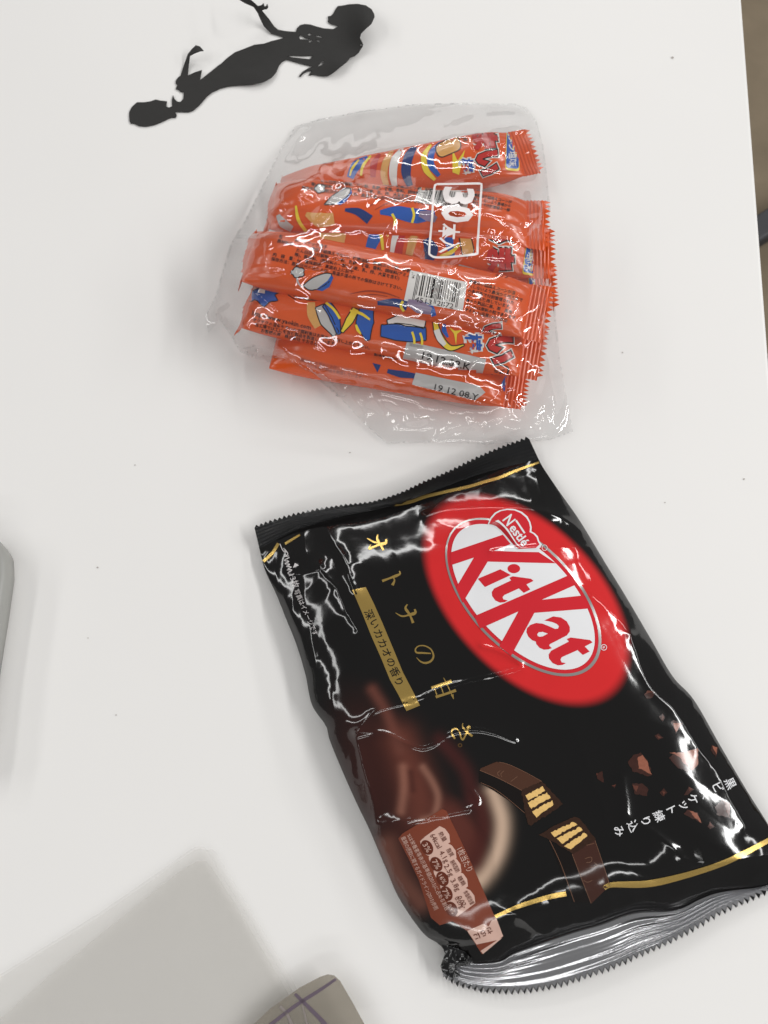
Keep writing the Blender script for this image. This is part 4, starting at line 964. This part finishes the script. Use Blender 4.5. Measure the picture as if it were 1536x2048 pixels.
def film_z(P):
    h = film_h(P)
    ed_ = np.clip(dist_poly(P, outl + [outl[0]]) / 14, 0, 1)
    k = ed_ * np.clip((h - 0.0008) / 0.004, 0.12, 1)
    for i, (pl, a, w) in enumerate(FOLDS):
        q_ = resample(pl, 60); q_ = q_ + fold_jit(q_)
        h = h + k * a * 2.0e-3 * np.exp(-(np.sqrt(dist_poly(P, q_) ** 2 + 64.0) - 8.0) / (w * 1.15))
    rb = np.random.default_rng(77)
    for cx, cy in PUCKERS:       # small puckers where the film is pinched up
        an = rb.random() * np.pi; sg = 6 + 4 * rb.random(); el = 2.4 + 2.4 * rb.random(); hh = (1.6 + 1.3 * rb.random()) * 1e-3
        dx, dy = P[:, 0] - cx, P[:, 1] - cy; a_ = dx * math.cos(an) + dy * math.sin(an); b_2 = -dx * math.sin(an) + dy * math.cos(an)
        h = h + k * hh * np.exp(-((a_ / (sg * el)) ** 2 + (b_2 / sg) ** 2))
    h = h + k * 0.0012 * (crumple(P, 170, 44, 4, 0.012) + 0.6)
    h = h + k * 0.00025 * (crumple(P, 60, 42, 3, 0.03) + .5) * np.clip(vnoise(P / 90, 43) * 3 - 0.9, 0, 1)
    return h
film = film_mat('clear_film', (0.997, 0.996, 0.996), (0.95, 0.93, 0.92), 0.010, 0.06, 1.5, 1.1)
fb_ = thing('clear_bag', 'crinkled clear plastic bag wrapped round the orange snack sticks', 'plastic bag')
crest = []
for i, (pl, a, w) in enumerate(FOLDS):
    q_ = resample(pl, 60); q_ = q_ + fold_jit(q_); tg = np.gradient(q_, axis=0); tg /= np.linalg.norm(tg, axis=1)[:, None] + 1e-9; nr_ = np.stack([-tg[:, 1], tg[:, 0]], -1)
    for off in (0, -2.2, 2.2): crest.append(q_ + nr_ * off)
v, f = fill([outl], 3.6, np.concatenate(crest))
P3 = W(v[:, 0], v[:, 1], film_z(v)); fn = np.cross(P3[f[:, 1]] - P3[f[:, 0]], P3[f[:, 2]] - P3[f[:, 0]])[:, 2] < 0; f[fn] = f[fn][:, ::-1]
ftop = make('front_film', P3, f, film, fb_)
# back film flat on the table
v2, f2 = fill([[(x, y) for x, y in outl]], 40)
P4 = W(v2[:, 0], v2[:, 1], 0.0007); fn = np.cross(P4[f2[:, 1]] - P4[f2[:, 0]], P4[f2[:, 2]] - P4[f2[:, 0]])[:, 2] < 0; f2[fn] = f2[fn][:, ::-1]
make('back_film', P4, f2, film_mat('clear_film_back', (0.998, 0.998, 0.998), (0.95, 0.93, 0.92), 0.006, 0.1, 1.5, 0.25), fb_)
FS = Surf(ftop)
hem = film_mat('film_hem', (0.97, 0.97, 0.97), (0.95, 0.93, 0.92), 0.14, 0.08, 1.5, 1.6)
FS.poly('hem', [outl, [(x + (780 - x) * 3.2 / math.hypot(x - 780, y - 550), y + (550 - y) * 3.2 / math.hypot(x - 780, y - 550)) for x, y in outl]], hem, fb_, 2, 5)
# overlapping seam of the film
FS.poly('seam_strip', ribbon([(472, 473), (560, 472), (680, 462), (800, 452), (930, 448), (1085, 452)], [8, 12, 16, 16, 14, 8], 40), film, fb_, 3, 6)
FS.poly('seam_strip', ribbon([(500, 694), (560, 706), (640, 732), (760, 762), (880, 796), (980, 822)], [14, 18, 20, 18, 16, 10], 40), film, fb_, 3, 6)
# white count printed on the film
wf = mat('film_print_white', (232, 224, 222), rough=0.3)
bx = lambda pts: C(pts, 740, 330, 4.042)
out_ = bx([(540, 160), (720, 158), (880, 155), (900, 170), (892, 300), (880, 500), (866, 700), (850, 722), (700, 745), (540, 752), (490, 735), (478, 700), (500, 450), (520, 190), (540, 160)])
FS.poly('count_frame', ribbon(out_, 4.4, 90), wf, fb_, 4, 5)
FS.text('count_character', '3', bx([(715, 255)])[0], (-0.06, 1), 84, wf, fb_, 4, center=True, length=34, offset=0.03, L=6)
FS.text('count_character', '0', bx([(705, 400)])[0], (-0.06, 1), 84, wf, fb_, 4, center=True, length=33, offset=0.03, L=6)
FS.text('count_character', '本', bx([(640, 540)])[0], (-0.06, 1), 46, wf, fb_, 4, center=True, length=32, offset=0.012, L=6)
FS.text('count_character', '入', bx([(640, 655)])[0], (-0.06, 1), 46, wf, fb_, 4, center=True, length=32, offset=0.012, L=6)

# ------------------------------------------------------------ black mermaid cutout
c1 = lambda pts: C(pts, 240, 80, 7.68); c2 = lambda pts: C(pts, 400, 0, 7.68); c3 = lambda pts: C(pts, 570, 0, 7.68)
mer = (c1([(1536, 370), (1250, 600), (1228, 615), (1258, 460), (1150, 495), (1040, 545), (1055, 400), (1075, 240), (1140, 205), (1230, 170), (1285, 162), (1230, 100), (1165, 78), (1100, 140), (1040, 215), (1000, 330), (965, 430), (930, 545), (885, 580), (855, 630), (855, 668), (880, 690), (855, 755), (895, 760), (930, 795), (980, 800), (970, 905), (930, 950), (880, 945), (840, 910), (815, 845), (795, 930), (800, 1020), (750, 1035), (710, 1020), (720, 940), (620, 930), (548, 912), (470, 940), (380, 955), (260, 955), (180, 1030), (140, 1110), (140, 1180), (145, 1245), (170, 1285), (210, 1278), (290, 1320), (400, 1328), (520, 1305), (640, 1260), (740, 1210), (800, 1190), (855, 1192), (870, 1150), (845, 1105), (950, 1105), (1050, 1108), (1120, 1085), (1220, 1000), (1340, 860), (1420, 800), (1536, 745)])
       + c2([(440, 1325), (600, 1308), (800, 1298), (980, 1255), (1100, 1190), (1170, 1110), (1210, 1010), (1260, 950), (1320, 915)])
       + c3([(100, 935), (200, 965), (300, 990), (425, 1022), (350, 1050), (270, 1100), (220, 1160), (215, 1180), (240, 1170), (290, 1120), (360, 1090), (420, 1082), (385, 1120), (360, 1160), (430, 1140), (500, 1160), (650, 1168), (720, 1130), (800, 1070), (870, 1010), (950, 950), (1000, 880), (1070, 860), (1130, 810), (1165, 750), (1190, 715), (1200, 680), (1175, 625), (1150, 580), (1170, 510), (1240, 440), (1330, 360), (1375, 260), (1375, 220), (1330, 140), (1240, 80), (1110, 58), (980, 65), (880, 85), (810, 92), (770, 150), (740, 210), (700, 245), (655, 250), (665, 290), (655, 330), (700, 365), (780, 385), (815, 405), (740, 445), (600, 435), (480, 405), (390, 375), (300, 368), (230, 385), (185, 430), (165, 490), (0, 475)])
       + c2([(1200, 455), (1140, 405), (1060, 290), (950, 155), (990, 140), (1030, 135), (1050, 100), (1030, 55), (1015, 90), (990, 95), (980, 45), (940, 80), (890, 90), (800, 10), (700, -60), (560, -90), (600, -10), (680, 40), (820, 100), (885, 195), (920, 280), (980, 400), (1090, 510), (1200, 545), (1300, 575), (1220, 600), (1100, 630), (980, 670), (840, 685), (700, 740), (540, 800), (430, 880), (310, 990)]))
holes = [c3([(30, 860), (100, 850), (250, 858), (425, 852), (400, 890), (375, 905), (250, 895), (120, 880)]), c3([(495, 1025), (560, 950), (590, 930), (615, 960), (560, 1000)]),
         c3([(215, 570), (240, 535), (270, 555), (300, 580), (380, 590), (370, 605), (290, 603), (235, 600)]), c3([(350, 525), (380, 505), (415, 520), (395, 540), (360, 543)]), c3([(355, 630), (400, 612), (425, 622), (400, 645), (370, 648)]),
         c3([(455, 550), (500, 538), (550, 555), (575, 580), (510, 570)]), c3([(460, 610), (500, 610), (535, 625), (530, 648), (490, 632)]), c3([(1158, 680), (1172, 680), (1180, 695), (1165, 698)])]
v, f = fill([mer] + holes, 6.0)
def mz(P):
    z = 0.0005 + 0.0003 * vnoise(P / 90, 51)
    z = z + 0.022 * np.exp(-(((P[:, 0] - 505) / 50) ** 2 + ((P[:, 1] + 14) / 42) ** 2))       # raised hand
    z = z + 0.011 * np.exp(-(((P[:, 0] - 738) / 34) ** 2 + ((P[:, 1] - 45) / 50) ** 2))      # head lifts off the table
    z = z + 0.004 * np.exp(-(((P[:, 0] - 690) / 34) ** 2 + ((P[:, 1] - 135) / 24) ** 2))
    z = z + 0.007 * np.exp(-(((P[:, 0] - 395) / 22) ** 2 + ((P[:, 1] - 100) / 30) ** 2))
    z = z + 0.002 * np.exp(-(((P[:, 0] - 520) / 40) ** 2 + ((P[:, 1] - 160) / 24) ** 2))
    return z
zt = mz(v); P3 = W(v[:, 0], v[:, 1], zt); fn = np.cross(P3[f[:, 1]] - P3[f[:, 0]], P3[f[:, 2]] - P3[f[:, 0]])[:, 2] < 0; f[fn] = f[fn][:, ::-1]
Pb = P3.copy(); Pb[:, 2] -= 0.0004
n0 = len(P3); from collections import Counter
ec = Counter(); 
for t in f:
    for i in range(3): ec[(t[i], t[(i + 1) % 3])] += 1
side = [(b_0, a_0, a_0 + n0, b_0 + n0) for (a_0, b_0) in ec if (b_0, a_0) not in ec]
F = [tuple(t) for t in f] + [tuple(np.array(t[::-1]) + n0) for t in f] + side
mo = make('mermaid_cutout', np.concatenate([P3, Pb]), F, mat('cutout_black', (48, 47, 46), rough=0.75, spec=0.25, vary=0.08, vscale=200, bump=0.1, bscale=900), smooth=False)
tag(mo, 'flat matt black mermaid silhouette cut from sheet, with raised arm', 'cutout')

# ------------------------------------------------------------ plastic sheets at the bottom
fo = thing('plastic_folder', 'pale translucent plastic folder with a rounded corner lying on the table', 'folder')
def sheet(name, outline, zf, thick, m, parent, step=14):
    v, f = fill([outline], step); z = zf(v)
    P3 = W(v[:, 0], v[:, 1], z); fn = np.cross(P3[f[:, 1]] - P3[f[:, 0]], P3[f[:, 2]] - P3[f[:, 0]])[:, 2] < 0; f[fn] = f[fn][:, ::-1]
    Pb = P3.copy(); Pb[:, 2] -= thick; n0 = len(P3)
    ec = set((t[i], t[(i + 1) % 3]) for t in f for i in range(3))
    sd = [(b, a, a + n0, b + n0) for (a, b) in ec if (b, a) not in ec]
    return make(name, np.concatenate([P3, Pb]), [tuple(t) for t in f] + [tuple(np.array(t[::-1]) + n0) for t in f] + sd, m, parent, smooth=False)
clearp = film_mat('folder_clear', (0.996, 0.995, 0.993), (0.80, 0.79, 0.77), 0.05, 0.3, 1.45, 0.22)
shade_film = film_mat('folder_shade', (0.985, 0.982, 0.976), (0.78, 0.76, 0.74), 0.10, 0.4, 1.45, 0.25)
rc1 = [(-60, 1985), (0, 1949), (200, 1825), (330, 1735), (372, 1705), (388, 1695), (398, 1692), (408, 1694), (417, 1704), (445, 1752), (500, 1840), (560, 1940), (640, 2075), (660, 2110), (-60, 2110)]
rc2 = [(-60, 1993), (60, 1918), (200, 1832), (330, 1742), (385, 1702), (398, 1697), (412, 1700), (424, 1698), (434, 1708), (455, 1745), (512, 1838), (575, 1945), (668, 2110), (-60, 2110)]
sheet('back_sheet', rc2, lambda P: 0.0016 + 0 * P[:, 0], 0.0004, clearp, fo)
sheet('front_sheet', rc1, lambda P: 0.0024 + 0.003 * np.clip(dist_poly(P, rc1[:-2]) / 160, 0, 1), 0.0004, clearp, fo)
# darker inset sheet, added to stand for the shadow beneath the curled folder
rc3 = [(-60, 2075), (0, 2038), (120, 1935), (260, 1822), (360, 1742), (395, 1722), (412, 1722), (425, 1738), (470, 1808), (540, 1926), (620, 2062), (645, 2110), (-60, 2110)]
sheet('shade_sheet', rc3, lambda P: 0.0020 + 0 * P[:, 0], 0.00025, shade_film, fo)

cdo = thing('smoky_card', 'smoky translucent card with rounded corner and purple lines on the folder', 'card')
smoke = film_mat('smoke_plastic', (0.74, 0.71, 0.66), (0.38, 0.35, 0.305), 0.40, 0.2, 1.45, 0.5)
rc4 = [(480, 2075), (540, 2018), (600, 1975), (640, 1954), (655, 1949), (668, 1951), (680, 1962), (705, 2005), (735, 2060), (758, 2100), (470, 2100)]
sheet('card', rc4, lambda P: 0.0085 + 0 * P[:, 0], 0.0006, smoke, cdo, 10)
Sc = Surf(cdo.children[0])
pur = mat('line_purple', (98, 86, 98), rough=0.4); pug = mat('line_grey', (134, 126, 122), rough=0.4)
Sc.poly('printed_line', ribbon([(672, 1958), (640, 1980), (590, 2012), (530, 2058)], [5, 7, 7, 7]), pur, cdo, 0)
Sc.poly('printed_line', ribbon([(590, 1988), (615, 2012), (650, 2048), (680, 2085)], [6, 8, 9, 9]), pur, cdo, 0)
Sc.poly('printed_line', ribbon([(560, 2012), (575, 2030), (590, 2065)], 6), pug, cdo, 0)
Sc.poly('printed_line', ribbon([(605, 2010), (612, 2040), (622, 2080)], 4), pug, cdo, 0)

# ------------------------------------------------------------ grey case at the left edge
gc = thing('grey_case', 'smooth grey rounded plastic case reaching in beside the bare table', 'case')
co = [(-260, 1100), (-120, 1074), (-20, 1072), (2, 1084), (18, 1108), (20, 1150), (8, 1240), (-6, 1330), (-40, 1560), (-260, 1560)]
prof = [(0.0, 0.0006, 0.004), (0.0, 0.002, 0.001), (0.0, 0.010, 0.0), (0.0, 0.013, 0.0008), (0.0, 0.015, 0.003), (0.0, 0.0158, 0.007)]
cp = resample(co + [co[0]], 120, False)[:-1]; cen = cp.mean(0)
Vc = []
for _, zz, inset in prof:
    q_ = W(cp[:, 0], cp[:, 1], 0.010); q_[:, 2] = zz
    cxy = W(cen[0], cen[1], 0.010); dv = cxy[:2] - q_[:, :2]; dv /= np.linalg.norm(dv, axis=1)[:, None]
    q_[:, :2] += dv * inset; Vc.append(q_)
n0 = len(cp); Vc = np.concatenate(Vc); Fc = [(r_0 * n0 + i, r_0 * n0 + (i + 1) % n0, (r_0 + 1) * n0 + (i + 1) % n0, (r_0 + 1) * n0 + i) for r_0 in range(len(prof) - 1) for i in range(n0)]
Fc += [tuple(range(n0))[::-1], tuple(range((len(prof) - 1) * n0, len(prof) * n0))]
oc = make('shell', Vc, Fc, mat('case_grey', (150, 150, 146), rough=0.45, vary=0.03, vscale=60), gc)
bm = bmesh.new(); bm.from_mesh(oc.data); bmesh.ops.recalc_face_normals(bm, faces=bm.faces[:]); bm.to_mesh(oc.data); bm.free()
